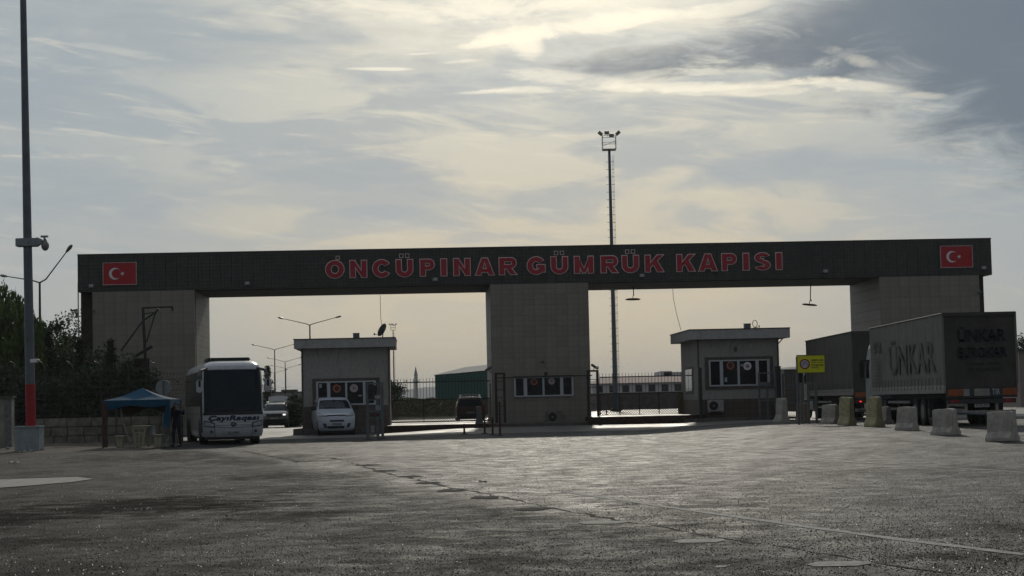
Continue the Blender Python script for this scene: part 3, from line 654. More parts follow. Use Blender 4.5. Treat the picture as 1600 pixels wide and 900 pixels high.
for (T_, L_, pts_) in ((BR, RR, ((1157, 569, 1163, 572.5), (1132, 590, 1136, 597))), (BL, LL, ((560, 617, 565, 619), (499, 600, 503, 606)))):
    for a_, b_, c_, d_ in pts_:
        x0_, z1_ = L_(a_, b_); x1_, z0_ = L_(c_, d_); MB().box(x0_, x1_, -.058, -.052, z0_, z1_).build('notice', NOTE, T_)
# side window of the right booth
xa = rd_[0]
sw = MB().box(xa - .03, xa - .001, 2.0, 4.9, 1.75, 3.25).build('side_window', SURR, BR)
MB().box(xa - .045, xa - .03, 2.2, 4.7, 1.9, 3.1).build('pane', mat('reflecting_glass', (.10, .11, .11), .05, var=.6, scale=4, spec=1.0), sw)
def rworld(o, lx, ly, lz): return Vector((o.x + math.cos(YAW) * lx - math.sin(YAW) * ly, o.y + math.sin(YAW) * lx + math.cos(YAW) * ly, o.z + lz))
acx, acz = RR(1113, 641); aircon(rworld(ro, RR(1117, 640)[0], -.06, RR(1117, 640)[1] - .1), YAW, 'small white air conditioner at left foot of the right booth')
def roofbox(o, L, bdv, px, label):
    b = thing('roof_unit', rworld(o, L(px, 520)[0], .6, bdv[6] + .05), label, 'roof box', rz=YAW)
    MB().box(-.17, .17, -.15, .2, 0, .27).build('housing', GREYP, b, bevel=.015); MB().box(-.19, .19, -.17, .22, .27, .29).build('lid', STEELD, b); MB().box(-.2, .25, -.1, .1, -.0, .03).build('foot_plate', STEELD, b)
roofbox(bo, LL, bd, 556, 'small grey box on roof of booth behind the van'); roofbox(ro, RR, rd_, 1171, 'small grey box on roof of the right booth')
cb = MB(); q = rworld(ro, RR(1181, 510)[0], .6, rd_[6] + .05); pts = [Vector((q.x + .16 * math.sin(a) + .02 * a, q.y, q.z + .26 + .2 * -math.cos(a))) for a in np.linspace(0, 7.5, 22)] + [Vector((q.x + .3, q.y, q.z + .02))]
cb.path([Vector((q.x - .1, q.y, q.z))] + pts, .018); tag(cb.build('cable_loop', STEELD), 'curled dark cable sticking up beside box on right booth roof', 'cable')
# satellite dish
q = rworld(bo, LL(597, 520)[0], .8, bd[6] + .05)
ds = thing('satellite_dish', q, 'tilted dark satellite dish on the left booth roof', 'satellite dish')
dm = MB(); dm.grid(lambda r, a: (r * math.cos(a), .35 * r * r * 1.4, r * math.sin(a)), [0.001, .1, .2, .3, .34], list(np.linspace(0, 2 * math.pi, 21)))
d1 = dm.build('dish', GREYP, ds, smooth=True); d1.location = (.02, 0, .42); d1.rotation_euler = (.5, 0, 1.05); d1.scale = (1, 1, 1.15)
MB().path([(0, 0, 0), (.05, .03, .4)], .03).box(-.15, .15, -.15, .15, 0, .02).build('mast', STEELD, ds)
MB().path([(-.05, .0, .15), (-.42, -.05, .2)], .014).ball((-.43, -.05, .22), .05, .05, .06).build('receiver_arm', STEELD, ds)
# small white item: bracket under right booth eaves
MB().path([(rd_[1], .1, rd_[3] - .35), (rd_[1] + .35, .1, rd_[3] + .02)], .03).build('eaves_bracket', STEELG, BR)
MB().box(RR(1149, 546)[0] - .06, RR(1149, 546)[0] + .06, -.12, -.001, RR(1149, 549)[1], RR(1149, 542)[1]).build('wall_lamp', SURR, BR)

# kerbed islands under booths and pylons
KERB = mat('kerb_concrete', (.10, .092, .082), .9, var=.25, bump=.4, bscale=12, dirt=(.05, .046, .04))
def island(cx, Y0, Y1, hw, h, name='traffic_island'):
    n = 10; pts = []
    for i in range(n + 1): a = math.pi + math.pi * i / n; pts.append((cx + hw * math.cos(a), Y0 + hw * .55 + hw * .55 * math.sin(a)))
    pts += [(cx + hw, Y1), (cx - hw, Y1)]
    b = MB().prism(pts, -.2, h, axis='z'); tag(b.build(name, KERB, bevel=.02), kind='structure')
pxm = gnd(845, 103); island(pxm.x + .3, 98.5, 113, 3.9, .38)
pb = gnd(540, 99); island(pb.x + .1, 98.2, 108, 3.0, .33)
pr_ = gnd(1150, 99); island(pr_.x + .1, 97.6, 109, 3.2, .42)
prr = gnd(1455, 104); island(prr.x, 101, 114, 3.6, .42)
pll = gnd(225, 104); island(pll.x, 101, 114, 3.6, .12)

# raised decks with dark reddish kerb faces in the two passages
PAVER = mat('reddish_kerb_paving', (.055, .036, .030), .95, var=.35, scale=5, bump=.6, bscale=9, spec=.1)
def deck(pa, pb, Y0, Y1, h, rr=0.0):
    xa, xb = gnd(pa, Y0).x, gnd(pb, Y0).x
    pts = [(xa, Y1), (xa, Y0)] + ([(xb - rr + rr * math.sin(a), Y0 + rr - rr * math.cos(a)) for a in np.linspace(0, math.pi / 2, 7)] if rr else [(xb, Y0)]) + [(xb, Y1)]
    tag(MB().prism(pts, -.2, h, axis='z').build('passage_kerb', PAVER, bevel=.05), kind='structure')
    top = [(x + (0.05 if x < (xa + xb) / 2 else -.05), min(y + .12, Y1)) for x, y in pts]
    tag(MB().add([(x, y, h + .004) for x, y in top], [tuple(range(len(top)))]).build('passage_deck', APRON), kind='structure')
deck(600, 764, 97.9, 113, .41); deck(921, 1108, 98.6, 113, .62, 1.6)

# ------------------------------------------------------------------ sliding gates and fences
def picket_gate(label, px0, px1, Y, z_rail_top, z_mid, z_bot, posts=4, grp='sliding picket gates closing the passages', lattice=True, yaw=YAW):
    a, b = gnd(px0, Y), gnd(px1, Y); a.z = 0; L = (b.x - a.x) / math.cos(yaw)
    t = thing('sliding_gate', a, label, 'gate', grp, yaw)
    for zz, h in ((z_rail_top, .06), (z_mid, .06), (z_bot, .08)): MB().box(0, L, -.03, .03, zz - h / 2, zz + h / 2).build('rail', STEELD, t)
    n = int(L / .185); pm = MB().box(-.011, .011, -.011, .011, z_mid, z_rail_top + .16).add([(-.02, 0, z_rail_top + .14), (.02, 0, z_rail_top + .14), (0, 0, z_rail_top + .25), (0, -.012, z_rail_top + .15)], [(0, 1, 3), (0, 3, 2), (1, 2, 3)]).mesh('picket', STEELD)
    for i in range(n + 1): p = link('picket', pm, t); p.location = (i * L / n, 0, 0)
    for i in range(posts + 1): MB().box(i * L / posts - .03, i * L / posts + .03, -.035, .035, z_bot, z_mid).build('stile', STEELD, t)
    if lattice:
        m = MB(); H = z_mid - z_bot; c = .15; k = -int(H / c) - 1
        while k * c < L:
            for s in (1, -1):
                x0 = k * c if s > 0 else k * c + H; x1 = x0 + s * H; za, zb = z_bot, z_mid
                pts = [(x0, za), (x1, zb)]
                (xs_, zs_), (xe, ze) = pts
                lo, hi = 0, 1
                for bound, sgn in ((0, 1), (L, -1)):
                    f0, f1 = (xs_ - bound) * sgn, (xe - bound) * sgn
                    if f0 < 0 and f1 < 0: lo, hi = 1, 0
                    elif f0 < 0: lo = max(lo, f0 / (f0 - f1))
                    elif f1 < 0: hi = min(hi, f0 / (f0 - f1))
                if hi > lo:
                    A = Vector((xs_ + (xe - xs_) * lo, .005 * s, zs_ + (ze - zs_) * lo)); B = Vector((xs_ + (xe - xs_) * hi, .005 * s, zs_ + (ze - zs_) * hi))
                    d = (B - A).normalized(); nn = Vector((-d.z, 0, d.x)) * .017
                    m.add([A - nn, B - nn, B + nn, A + nn], [(0, 1, 2, 3)])
            k += 1
        tag(m.build('lattice_mesh', STEELD, t), kind='stuff')
    return t
Yg = 108
def zat(px, py, Y): return at(px, py, Y).z
picket_gate('long iron sliding gate of pickets and mesh left of the middle pylon', 607, 772, Yg, zat(690, 596.5, Yg), zat(690, 624, Yg), zat(690, 658.5, Yg), 3)
picket_gate('iron sliding gate of pickets and mesh between middle pylon and right booth', 938, 1092, Yg, zat(1010, 588, Yg), zat(1010, 614, Yg), zat(1010, 650, Yg), 5)
# tall dark guide frames at the pylon foot
def guide(px0, px1, pyt, pyb, Y, label, ball=False):
    a, b = gnd(px0, Y), gnd(px1, Y); t = thing('guide_gate', (a.x, Y, 0), label, 'guide gate', 'dark guide frames beside the middle pylon'); w = b.x - a.x; zt = zat((px0 + px1) / 2, pyt, Y)
    for X in (0, w): MB().box(X - .07, X + .07, -.07, .07, .0, zt).build('post', STEELD, t)
    MB().box(-.07, w + .07, -.065, .065, zt + .002, zt + .1).build('crossbar', STEELD, t)
    for k in range(1, 6): MB().box(.072, w - .072, -.02, .02, .4 + k * .45, .43 + k * .45).build('rung', STEELD, t)
    if ball: MB().ball((w, 0, zt + .22), .09, .09, .11).build('lamp_ball', mat('cream_lamp_glass', (.5, .42, .33), .4), t)
guide(776, 789, 585, 662, 102.5, 'dark steel post frame at left foot of the middle pylon')
guide(920, 935, 581, 656, 103.0, 'dark steel post frame with a lamp ball right of middle pylon', True)
tr = MB(); A, B = at(776, 590.5, 102.3), at(925, 586.5, 102.9); tr.path([A, B], .035); c_ = at(853, 586, 102.5); tr.box(c_.x - .09, c_.x + .09, 102.5 - .1, 102.7, c_.z - .05, c_.z + .16)
tag(tr.build('guide_rail', STEELD), 'thin dark rail running across the middle pylon window top', 'rail')
# bollards
def bollard(px, py_b, py_t, label, r=.055, m=None):
    p = gpix(px, py_b); h = zat(px, py_t, p.y) - p.z
    o = thing('bollard', p, label, 'bollard', 'thin rusty posts on the road by the gate')
    MB().path([(0, 0, 0), (0, 0, .08), (0, 0, h)], [r * 1.5, r, r * .7]).build('post', m or mat('rusty_red_steel', (.07, .022, .016), .7, var=.4), o); MB().box(-.16, .16, -.16, .16, 0, .03).build('base_plate', STEELD, o); return o
bollard(725.5, 678.5, 662, 'short rusty post standing alone in the left passage'); bollard(757.5, 677.5, 645, 'rusty post nearest the concrete block by the pylon')
bollard(770, 679.5, 652, 'middle of three rusty posts in front of the pylon'); bollard(781.5, 681, 628, 'tallest rusty post, right of three before the pylon', .06)
bollard(635, 667, 659.5, 'very short dark stub in left passage near the sliding gate'); bollard(948, 657, 640, 'short dark post at left end of the right sliding gate')

# ------------------------------------------------------------------ concrete barriers
def barrier_mesh(w=.56, h=.82, L=1.0, mt=CONC, name='barrier'):
    prof = [(-w / 2, 0), (w / 2, 0), (w / 2, .09), (w * .27, .32 * h), (w * .20, h - .04), (w * .17, h), (-w * .17, h), (-w * .20, h - .04), (-w * .27, .32 * h), (-w / 2, .09)]
    m = MB(); ys = np.linspace(-L / 2, L / 2, 5)
    for i in range(len(ys) - 1): pass
    nk = 7; ys = np.linspace(-L / 2, L / 2, nk); n = len(prof); vs = []
    for i, yy in enumerate(ys):
        for (x_, z_) in prof: k_ = 1 - (.05 + random.uniform(0, .03)) * (i in (0, nk - 1)); vs.append((x_ * k_ + random.uniform(-.008, .008), yy + random.uniform(-.006, .006), z_ * (1 - (1 - k_) * .5) + (random.uniform(-.012, .008) if z_ > .05 else 0)))
    m.add(vs, [(i * n + j, i * n + (j + 1) % n, (i + 1) * n + (j + 1) % n, (i + 1) * n + j) for i in range(nk - 1) for j in range(n)] + [tuple(range(n)), tuple(range((nk - 1) * n, nk * n))])
    return m.mesh(name, mt, bevel=.012)
def barrier(px, py_b, wpx_, hpx, rz, label, mt=CONC, L=.7, Yo=None):
    p = gpix(px, py_b) if Yo is None else gnd(px, Yo)
    p = p + Vector((0, .35, 0)); s = FPX / p.y; h = hpx / s
    o = link('concrete_barrier', barrier_mesh(.62, h, L, mt)); o.location = (p.x, p.y, gz(p.x, p.y) - .005); o.rotation_euler = (random.uniform(-.035, .035), random.uniform(-.035, .035), rz + random.uniform(-.14, .14))
    tag(o, label, 'barrier', 'concrete barriers set beside the truck lane'); return o
barrier(1572, 690, 50, 47, 0.75, 'grey concrete barrier nearest the camera at right edge', L=.72)
barrier(1482, 680, 48, 41, 0.75, 'grey concrete barrier under the rear corner of near truck')
barrier(1421, 672.5, 38, 37, 0.75, 'grey concrete barrier beside the near truck wheels', L=.62)
barrier(1369, 667, 36, 47, 0.73, 'tall yellowish concrete barrier at front end of near trailer', CONCY, L=.55)
barrier(1326, 664.5, 26, 44, 0.73, 'tall narrow yellowish barrier beside the far truck tail', CONCY, L=.55)
barrier(1300, 662, 28, 30, 0.74, 'low grey barrier left of the yellowish ones')
barrier(1223, 660, 18, 38, 0.71, 'pale barrier beside the right booth behind dark post', L=.5)
barrier(1256, 661, 14, 32, 0.71, 'brownish barrier standing behind the yellow sign post', mat('brown_barrier_concrete', (.18, .13, .09), .9, var=.25), L=.5)
barrier(1384, 652, 14, 27, 0.72, 'small grey barrier half hidden between the two trucks', L=.55, Yo=75)
barrier(749, 674, 18, 33, .0, 'upright concrete block at left foot of the middle pylon', mat('dark_block_concrete', (.10, .10, .095), .9, var=.25), L=.55, Yo=99)

# ------------------------------------------------------------------ frame with control boxes in front of left booth
p0 = gpix(586, 686)
sf = thing('control_stand', p0, 'tall grey steel frame holding small boxes, right of white van', 'steel frame'); s = FPX / p0.y; hw = 11.5 / s; H = 88 / s
for X in (-hw, hw * .35, hw):
    for Yy in (0, .5): MB().box(X - .045, X + .045, Yy - .045, Yy + .045, 0, H).build('post', GREYP, sf)
for zz in (.25, .95, 1.25, 1.75, H - .05): MB().box(-hw + .046, hw - .046, -.03, .03, zz - .03, zz + .03).build('shelf_bar', GREYP, sf)
MB().box(-hw + .06, hw - .2, -.045, .2, H - .75, H - .12).build('cabinet', STEELD, sf, bevel=.01); MB().box(-hw + .1, -hw + .25, -.05, -.046, H - .6, H - .3).build('cabinet_dial', BLACKP, sf); MB().box(.02, .25, -.06, .1, H - .72, H - .58).build('switch_box', PLASTER2, sf); MB().box(.05, .28, -.06, .15, 1.28, 1.5).build('meter_box', CONCB, sf)
MB().box(-.2, .2, -.06, .1, 1.0, 1.15).build('control_box', STEELD, sf); MB().box(-.02, .1, -.07, -.061, 1.03, 1.09).build('red_button', REDP, sf); MB().box(-.18, -.02, -.03, .1, .3, .6).build('foot_box', STEELG, sf)
for X in (-hw, hw): MB().box(X - .13, X + .13, -.13, .63, 0, .03).build('base_plate', STEELD, sf)

# posts and rails before right booth
def rail_frame(name, label, px0, px1, pyt, pyb, rails, Y, mt=GREYP, cat='railing', r=.05, extra=()):
    a, b = gnd(px0, Y), gnd(px1, Y); t = thing(name, (a.x, Y, a.z), label, cat); w = b.x - a.x
    for X, yt in [(0, pyt), (w, pyt)] + [(gnd(e[0], Y).x - a.x, e[1]) for e in extra]:
        zt = zat(px0, yt, Y) - a.z; MB().box(X - r, X + r, -r, r, 0, zt).build('post', mt, t)
    for ry in rails: z = zat(px0, ry, Y) - a.z; MB().box(r + .002, w - r - .002, -r * .7, r * .7, z - r * .7, z + r * .7).build('rail', mt, t)
    return t
rail_frame('steel_railing', 'thin grey steel railing standing in front of right booth wall', 1187.5, 1213, 582, 656, (583, 603, 626), 97, extra=((1200, 602),))
sb = gnd(1200, 96.6); q = MB().box(-.38, .15, -.12, .1, zat(1200, 601, 96.6) - sb.z - .05, zat(1200, 601, 96.6) - sb.z + .14); oo = q.build('junction_box', GREYP); oo.location = sb; tag(oo, 'grey box on the railing in front of right booth', 'box')
MB_ = thing('steel_post', gnd(1217.5, 99), 'thick dark steel post at right corner of the right booth', 'post'); MB().box(-.13, .13, -.13, .13, 0, zat(1217, 574, 99) - .3).build('shaft', STEELD, MB_); MB().box(-.16, .16, -.16, .16, zat(1217, 574, 99) - .298, zat(1217, 574, 99) - .24).build('post_cap', STEELD, MB_); MB().box(-.2, .2, -.2, .2, 0, .04).build('base_plate', STEELD, MB_)
MB_ = thing('steel_post', gnd(1095.5, 99), 'dark steel post at left corner of the right booth', 'post'); MB().box(-.09, .09, -.09, .09, 0, zat(1095, 576, 99) - .25).build('shaft', STEELD, MB_); MB().box(-.11, .11, -.11, .11, zat(1095, 576, 99) - .248, zat(1095, 576, 99) - .2).build('post_cap', STEELD, MB_)

# grey green gate leaf behind the yellow sign
Yq = 88
t = rail_frame('lane_gate', 'greenish grey steel gate with bars and mesh behind yellow sign', 1225, 1247, 584, 658, (585, 602, 627, 657), Yq, cat='gate', mt=mat('grey_green_steel', (.07, .09, .085), .5, var=.25, dirt=(.05, .05, .05)))
w_ = gnd(1247, Yq).x - gnd(1225, Yq).x; zA = zat(1225, 602, Yq) - gz(12, Yq); zB = zat(1225, 585, Yq) - gz(12, Yq); zC = zat(1225, 657, Yq) - gz(12, Yq)
for i in range(1, 5): MB().box(i * w_ / 5 - .018, i * w_ / 5 + .018, -.018, .018, zA + .04, zB - .04).build('bar', STEELD, t)
m = MB()
for k in range(1, 7): m.box(.05, w_ - .05, -.008, .008, zC + (zA - zC) * k / 7 - .01, zC + (zA - zC) * k / 7 + .01)
for k in range(1, 7): m.box(k * w_ / 7 - .01, k * w_ / 7 + .01, .0085, .02, zC + .05, zA - .05)
tag(m.build('lattice_mesh', STEELD, t), kind='stuff')
rail_frame('steel_railing', 'grey steel railing between yellow sign and truck lane', 1253, 1276, 598, 662, (599, 626), 80, extra=((1264, 599),))

# yellow sign
Ys = 78; p = gnd(1248, Ys); sg = thing('warning_sign', p, 'yellow rectangular customs sign with red ring on a grey post', 'sign')
zt, zb_ = zat(1266, 555.5, Ys) - p.z, zat(1266, 582, Ys) - p.z; x0 = at(1245.5, 570, Ys).x - p.x; x1 = at(1288, 570, Ys).x - p.x
YEL = mat('sign_yellow', (.72, .72, .03), .5, var=.06, spec=.3)
MB().box(x0, x1, -.07, -.05, zb_, zt).build('sign_board', YEL, sg)
bdk = MB(); e = .03
for aa in ((x0 - e, x1 + e, zt, zt + e), (x0 - e, x1 + e, zb_ - e, zb_), (x0 - e, x0, zb_, zt), (x1, x1 + e, zb_, zt)): bdk.box(aa[0], aa[1], -.08, -.045, aa[2], aa[3])
bdk.build('board_edge', mat('olive_edge', (.10, .10, .02), .6), sg)
MB().path([(0, 0, 0), (0, 0, zt - .05)], .05, n=10).build('post', GREYP, sg)
cx, cz, r = x0 + .31, (zt + zb_) / 2 - .0, .21
def ring(r0, r1, y, m, nm, par):
    N = 28; b = MB(); b.add([(cx + q * math.cos(2 * math.pi * i / N), y, cz + q * math.sin(2 * math.pi * i / N)) for q in (r0, r1) for i in range(N)], [(i, (i + 1) % N, N + (i + 1) % N, N + i) for i in range(N)]); return b.build(nm, m, par)
ring(.215, .165, -.076, REDP, 'red_ring', sg); MB().tube((cx, -.07, cz), (cx, -.074, cz), .166, n=28).build('ring_field', mat('sign_white', (.5, .47, .52), .5), sg)
INK = mat('sign_black_ink', (.015, .015, .012), .6)
MB().add([(cx - .155, -.078, cz - .012), (cx - .06, -.078, cz - .025), (cx - .1, -.078, cz - .05)], [(0, 1, 2)]).add([(cx + .155, -.078, cz - .012), (cx + .06, -.078, cz - .025), (cx + .1, -.078, cz - .05)], [(0, 1, 2)]).build('ring_arrows', INK, sg)
text_on('ring_lettering', 'ZOLL', cx - .08, cx + .08, cz + .03, cz + .09, -.078, INK, sg, .02)
tx0, tx1 = x0 + .58, x1 - .05; hh = zt - zb_
text_on('sign_lettering', 'GÜMRÜK ALANI', tx0, tx1, zb_ + hh * .66, zb_ + hh * .80, -.073, INK, sg, .03)
text_on('sign_lettering', 'GİRMEK YASAKTIR', tx0, tx1, zb_ + hh * .55, zb_ + hh * .63, -.073, INK, sg, .02)
text_on('sign_lettering', 'CUSTOMS ZONE', tx0, tx1, zb_ + hh * .36, zb_ + hh * .48, -.073, INK, sg, .03)
text_on('sign_lettering', 'NO ENTRY', tx0, tx1 - .2, zb_ + hh * .24, zb_ + hh * .33, -.073, INK, sg, .02)

# ------------------------------------------------------------------ street lamps
def street_lamp(px, pyj, zj, label, armL, rise=.24, ang=0.0, curve=None, yoff=None):
    Yd = (zj - EYE) * FPX / max(10, (at(px, 0, 1).x * 0 + horizon(px) - pyj)); p = at(px, pyj, Yd); base = Vector((p.x, Yd, gz(p.x, Yd)))
    o = thing('street_lamp', base, label, 'street lamp', 'double armed street lamps', ang)
    zj = zj - base.z
    MB().path([(0, 0, 0), (0, 0, 1.2), (0, 0, zj)], [.12, .10, .06], n=8).build('pole', STEELG2, o)
    MB().tube((0, 0, 0), (0, 0, .25), .2, n=8).build('base', STEELG2, o)
    for s in (-1, 1):
        pts = [(0, 0, zj - .05), (s * .35, 0, zj + .08), (s * armL * .97, 0, zj + armL * rise)]
        if curve: pts = curve[0] if s < 0 else curve[1]; pts = [(a, b, c + zj) for a, b, c in pts]
        MB().path(pts, [.045, .04, .03][:len(pts)] + [.03] * (len(pts) - 3)).build('arm', STEELG2, o)
        e = Vector(pts[-1]); d = (e - Vector(pts[-2])).normalized()
        h = MB(); sec = [(0, .04), (.12, .09), (.4, .13), (.55, .09), (.6, .03)]
        up = Vector((0, 0, 1)); sd_ = d.cross(up).normalized(); nn = sd_.cross(d)
        rings = []
        for tt, rr in sec:
            c = e + d * tt; rings.append([c + sd_ * rr * math.cos(a) * 1.1 + nn * rr * .7 * math.sin(a) for a in np.linspace(0, 2 * math.pi, 9)[:-1]])
        vs = [v for r_ in rings for v in r_]; fs = [(i * 8 + j, i * 8 + (j + 1) % 8, (i + 1) * 8 + (j + 1) % 8, (i + 1) * 8 + j) for i in range(4) for j in range(8)] + [tuple(range(8)), tuple(range(32, 40))]
        h.add(vs, fs); h.build('lamp_head', LAMPHD, o, smooth=True)
    return o
def horizon(px): return 638.6 - ROLL * (px - 400) - .4
STEELG2 = mat('weathered_lamp_steel', (.075, .075, .07), .6, var=.2)
street_lamp(62, 441, 8.9, 'tall street lamp rising behind the big pole at far left', 3, curve=([(0, 0, -.05), (-.45, .2, .1), (-2.2, 1.4, .45)], [(0, 0, -.05), (.4, -.2, .12), (1.75, -1.0, 1.55)]))
for px, pyj, aL, lb in [(484, 508, 2.35, 'street lamp rising above the left booth roof, nearest of the row'), (429, 547, 2.4, 'street lamp left of the left booth, second tallest of row'), (445.5, 566, 2.4, 'thicker street lamp beside the left booth, third in the row'),
                        (446.5, 576.5, 2.4, 'street lamp just below the third, against the booth edge'), (428.5, 583.5, 2.4, 'lower street lamp over the parked car, fifth in the row'), (443, 607, 2.2, 'tiny farthest street lamp above the parked car')]:
    street_lamp(px, pyj, 8.9, lb, aL)

# high masts
def high_mast(px, pyt, Yd, ztop, label, r0=.28, full=True):
    p = at(px, 590, Yd); b = Vector((p.x, Yd, gz(p.x, Yd))); o = thing('floodlight_mast', b, label, 'floodlight mast', 'lattice caged floodlight masts'); H = ztop - b.z
    MB().path([(0, 0, 0), (0, 0, H * .5), (0, 0, H)], [r0, r0 * .75, r0 * .5], n=12).build('shaft', mat('mast_blue_grey', (.10, .12, .14), .5, metal=.3, var=.2), o); MB().tube((0, 0, 0), (0, 0, .3), .6, n=12).build('base_flange', STEELG2, o)
    ld = MB(); 
    for sx in (.3, .45): ld.path([(sx, 0, 1), (sx, 0, H - .6)], .014, n=4)
    k = 1.0
    while k < H - 1: ld.box(.3, .45, -.015, .015, k, k + .025); k += .42
    ld.build('ladder', STEELG2, o)
    k = 1.5; st = MB().box(-.42, -.1, -.02, .02, 0, .04).box(.1, .5, -.02, .02, 0, .04).mesh('ladder_stay', STEELG2)
    while k < H - 1: c = link('ladder_stay', st, o); c.location = (0, 0, k); k += .82
    bs = MB(); w = .72; h = 1.45
    for X in (-w, w):
        for Y_ in (-w, w): bs.path([(X, Y_, H), (X, Y_, H + h)], .028, n=4)
    for zz in (H, H + h * .5, H + h):
        for a_, b_ in (((-w, -w), (w, -w)), ((w, -w), (w, w)), ((w, w), (-w, w)), ((-w, w), (-w, -w))): bs.path([(*a_, zz), (*b_, zz)], .026, n=4)
    bs.path([(-w, -w, H + .3), (w, -w, H + .9)], .02, n=4); bs.box(-w, w, -w, w, H - .05, H)
    bs.build('basket', mat('basket_pale_steel', (.30, .29, .27), .5, var=.2), o)
    for (X, Z, rot) in ((-.95, .35, .7), (-.25, .4, 0), (.25, .1, 0), (.95, .35, -.7)):
        f = MB().box(-.26, .26, -.12, .12, -.17, .17, M=Matrix.Translation((X, -.6, H + h + Z - .1)) @ Matrix.Rotation(rot, 4, 'Y')); f.box(X * .8 - .02, X * .8 + .02, -.62, -.58, H + h - .1, H + h + Z - .1); f.build('floodlight', LAMPHD, o)
high_mast(961, 235, 200, 1.5 + (628 - 235) / FPX * 200, 'very tall floodlight mast with ladder rising behind the gate beam')
high_mast(615.5, 517, 560, 1.5 + (634 - 517) / FPX * 560, 'distant small floodlight mast right of the left booth', .25)

# minaret
p = at(650, 600, 1300); b = Vector((p.x, 1300, 2)); mn = thing('minaret', b, 'distant pale minaret with pointed cap above the hills', 'minaret')
zz = lambda py: zat(650, py, 1300) - 2
STONE = mat('pale_mosque_stone', (.28, .27, .26), .8)
MB().path([(0, 0, -4), (0, 0, zz(587))], [1.6, 1.25], n=12).build('shaft', STONE, mn); MB().tube((0, 0, zz(596)), (0, 0, zz(594.5)), 2.0, n=12).tube((0, 0, zz(597.5)), (0, 0, zz(596)), 1.4, 2.0, n=12).build('balcony', STONE, mn); MB().tube((0, 0, zz(587)), (0, 0, zz(572)), 1.4, .05, n=12).build('spire', mat('minaret_lead', (.12, .13, .15), .6), mn)

# ------------------------------------------------------------------ green warehouse, far white building, walls
GREEN = mat('green_corrugated_sheet', (.016, .095, .078), .6, var=.2)
Yw = 230; a = at(680, 610, Yw); wh = thing('warehouse', (a.x, Yw, 0), 'dark green metal warehouse with light sloping roof behind left passage', 'warehouse')
zl = zat(680, 586, Yw); L = 11; 
MB().box(0, L, 0, 30, 0, zl).build('wall', GREEN, wh)
rb = MB(); k = 0
while k < 20: rb.box(k * .55, k * .55 + .12, -.05, -.002, .1, zl - .05); k += 1
tag(rb.build('wall_ribs', GREEN, wh), kind='stuff')
xm = L; zf = zat(775, 574, Yw); LR = mat('light_metal_roof', (.17, .18, .19), .85, var=.15, spec=.15)
bx_ = at(727, 573, Yw + 26).x - a.x; bz_ = zat(727, 573.5, Yw + 26); cz_ = zat(770, 566.5, Yw + 26); cx_ = at(800, 566, Yw + 26).x - a.x
MB().add([(-.2, -.25, zl), (xm, -.25, zf), (cx_, 26, cz_), (bx_, 26, bz_), (-.2, 29, zl)], [(0, 1, 2, 3), (0, 3, 4)]).build('roof', LR, wh)
MB().add([(0, -.02, zl), (xm, -.02, zf), (xm, -.02, zl - .4), (0, -.02, zl - .4)], [(0, 1, 2, 3)]).prism([(0, zl - .01), (xm, zf - .02), (xm, zl - .01)], -.01, .3).build('gable', GREEN, wh)
# white building with red band
Yb = 320; a = at(925, 600, Yb); fb = thing('long_building', (a.x, Yb, 0), 'long low white building with a red roof band beyond the right passage', 'building')
Lb = 60; zr0, zr1, zw = zat(1000, 598, Yb), zat(1000, 589.5, Yb), zat(1000, 614, Yb)
MB().box(0, Lb, 0, 12, 0, zr0).build('wall', mat('white_far_wall', (.55, .55, .53), .8, var=.1), fb)
MB().add([(-.6, -.8, zr0), (Lb + .6, -.8, zr0), (Lb - 2, 6, zr1 + .25), (2, 6, zr1 + .25), (Lb + .6, 12.8, zr0), (-.6, 12.8, zr0)], [(0, 1, 2, 3), (3, 2, 4, 5), (0, 3, 5), (1, 4, 2)]).build('roof', mat('dull_red_roof', (.15, .075, .075), .8, var=.2), fb)
wn = MB().box(0, 1.1, -.06, 0, zw + .2, zr0 - .35).mesh('window', GLASS)
for i in range(26): c = link('window', wn, fb); c.location = (.7 + i * 2.25, 0, 0)
MB().box(13, 15, 14, 30, 0, zat(1045, 586, Yb) + .9).box(13.5, 19, 14, 30, 0, zat(1045, 586, Yb) + .7).build('rear_block', mat('white_far_wall', (0, 0, 0)), fb)
# stone wall below it
PW = mat('pinkish_stone_wall', (.20, .165, .15), .95, var=.4, scale=1.5, bump=.8, bscale=5)
Yp = 225; a = at(905, 640, Yp); pw = thing('perimeter_wall', (a.x, Yp, 0), 'pinkish rough stone wall seen through the right sliding gate', 'wall')
Lp = 22; zt_ = zat(1000, 614.5, Yp); stn = MB()
MB().box(0, Lp, .06, .5, 0, zt_).build('wall_core', PW, pw)
random.seed(3); zc = 0.05
while zc < zt_ - .1:
    hh = .34; x = random.uniform(-.3, 0)
    while x < Lp: wv_ = random.uniform(.4, .8); stn.box(max(0, x) + .015, min(Lp, x + wv_) - .015, -random.uniform(0, .05), .06, zc + .015, min(zt_, zc + hh) - .015) if min(Lp, x + wv_) - max(0, x) > .1 else None; x += wv_
    zc += hh
tag(stn.build('wall_stones', PW, pw), kind='stuff'); MB().box(-.05, Lp + .05, -.08, .58, zt_, zt_ + .1).build('coping', KERB, pw)
# earth bank strip below
YE = mat('ochre_panel', (.13, .11, .055), .9, var=.2)
a = at(1062, 640, 106); pn = thing('low_wall', (a.x, 106, .2), 'low ochre plaster wall beside the right booth', 'wall'); w_ = at(1100, 640, 106).x - a.x
MB().box(0, w_, 0, .3, 0, zat(1080, 615, 106) - .2).build('wall_body', YE, pn); MB().box(-.04, w_ + .04, -.04, .34, zat(1080, 615, 106) - .2, zat(1080, 612.5, 106) - .2).build('coping', KERB, pn)
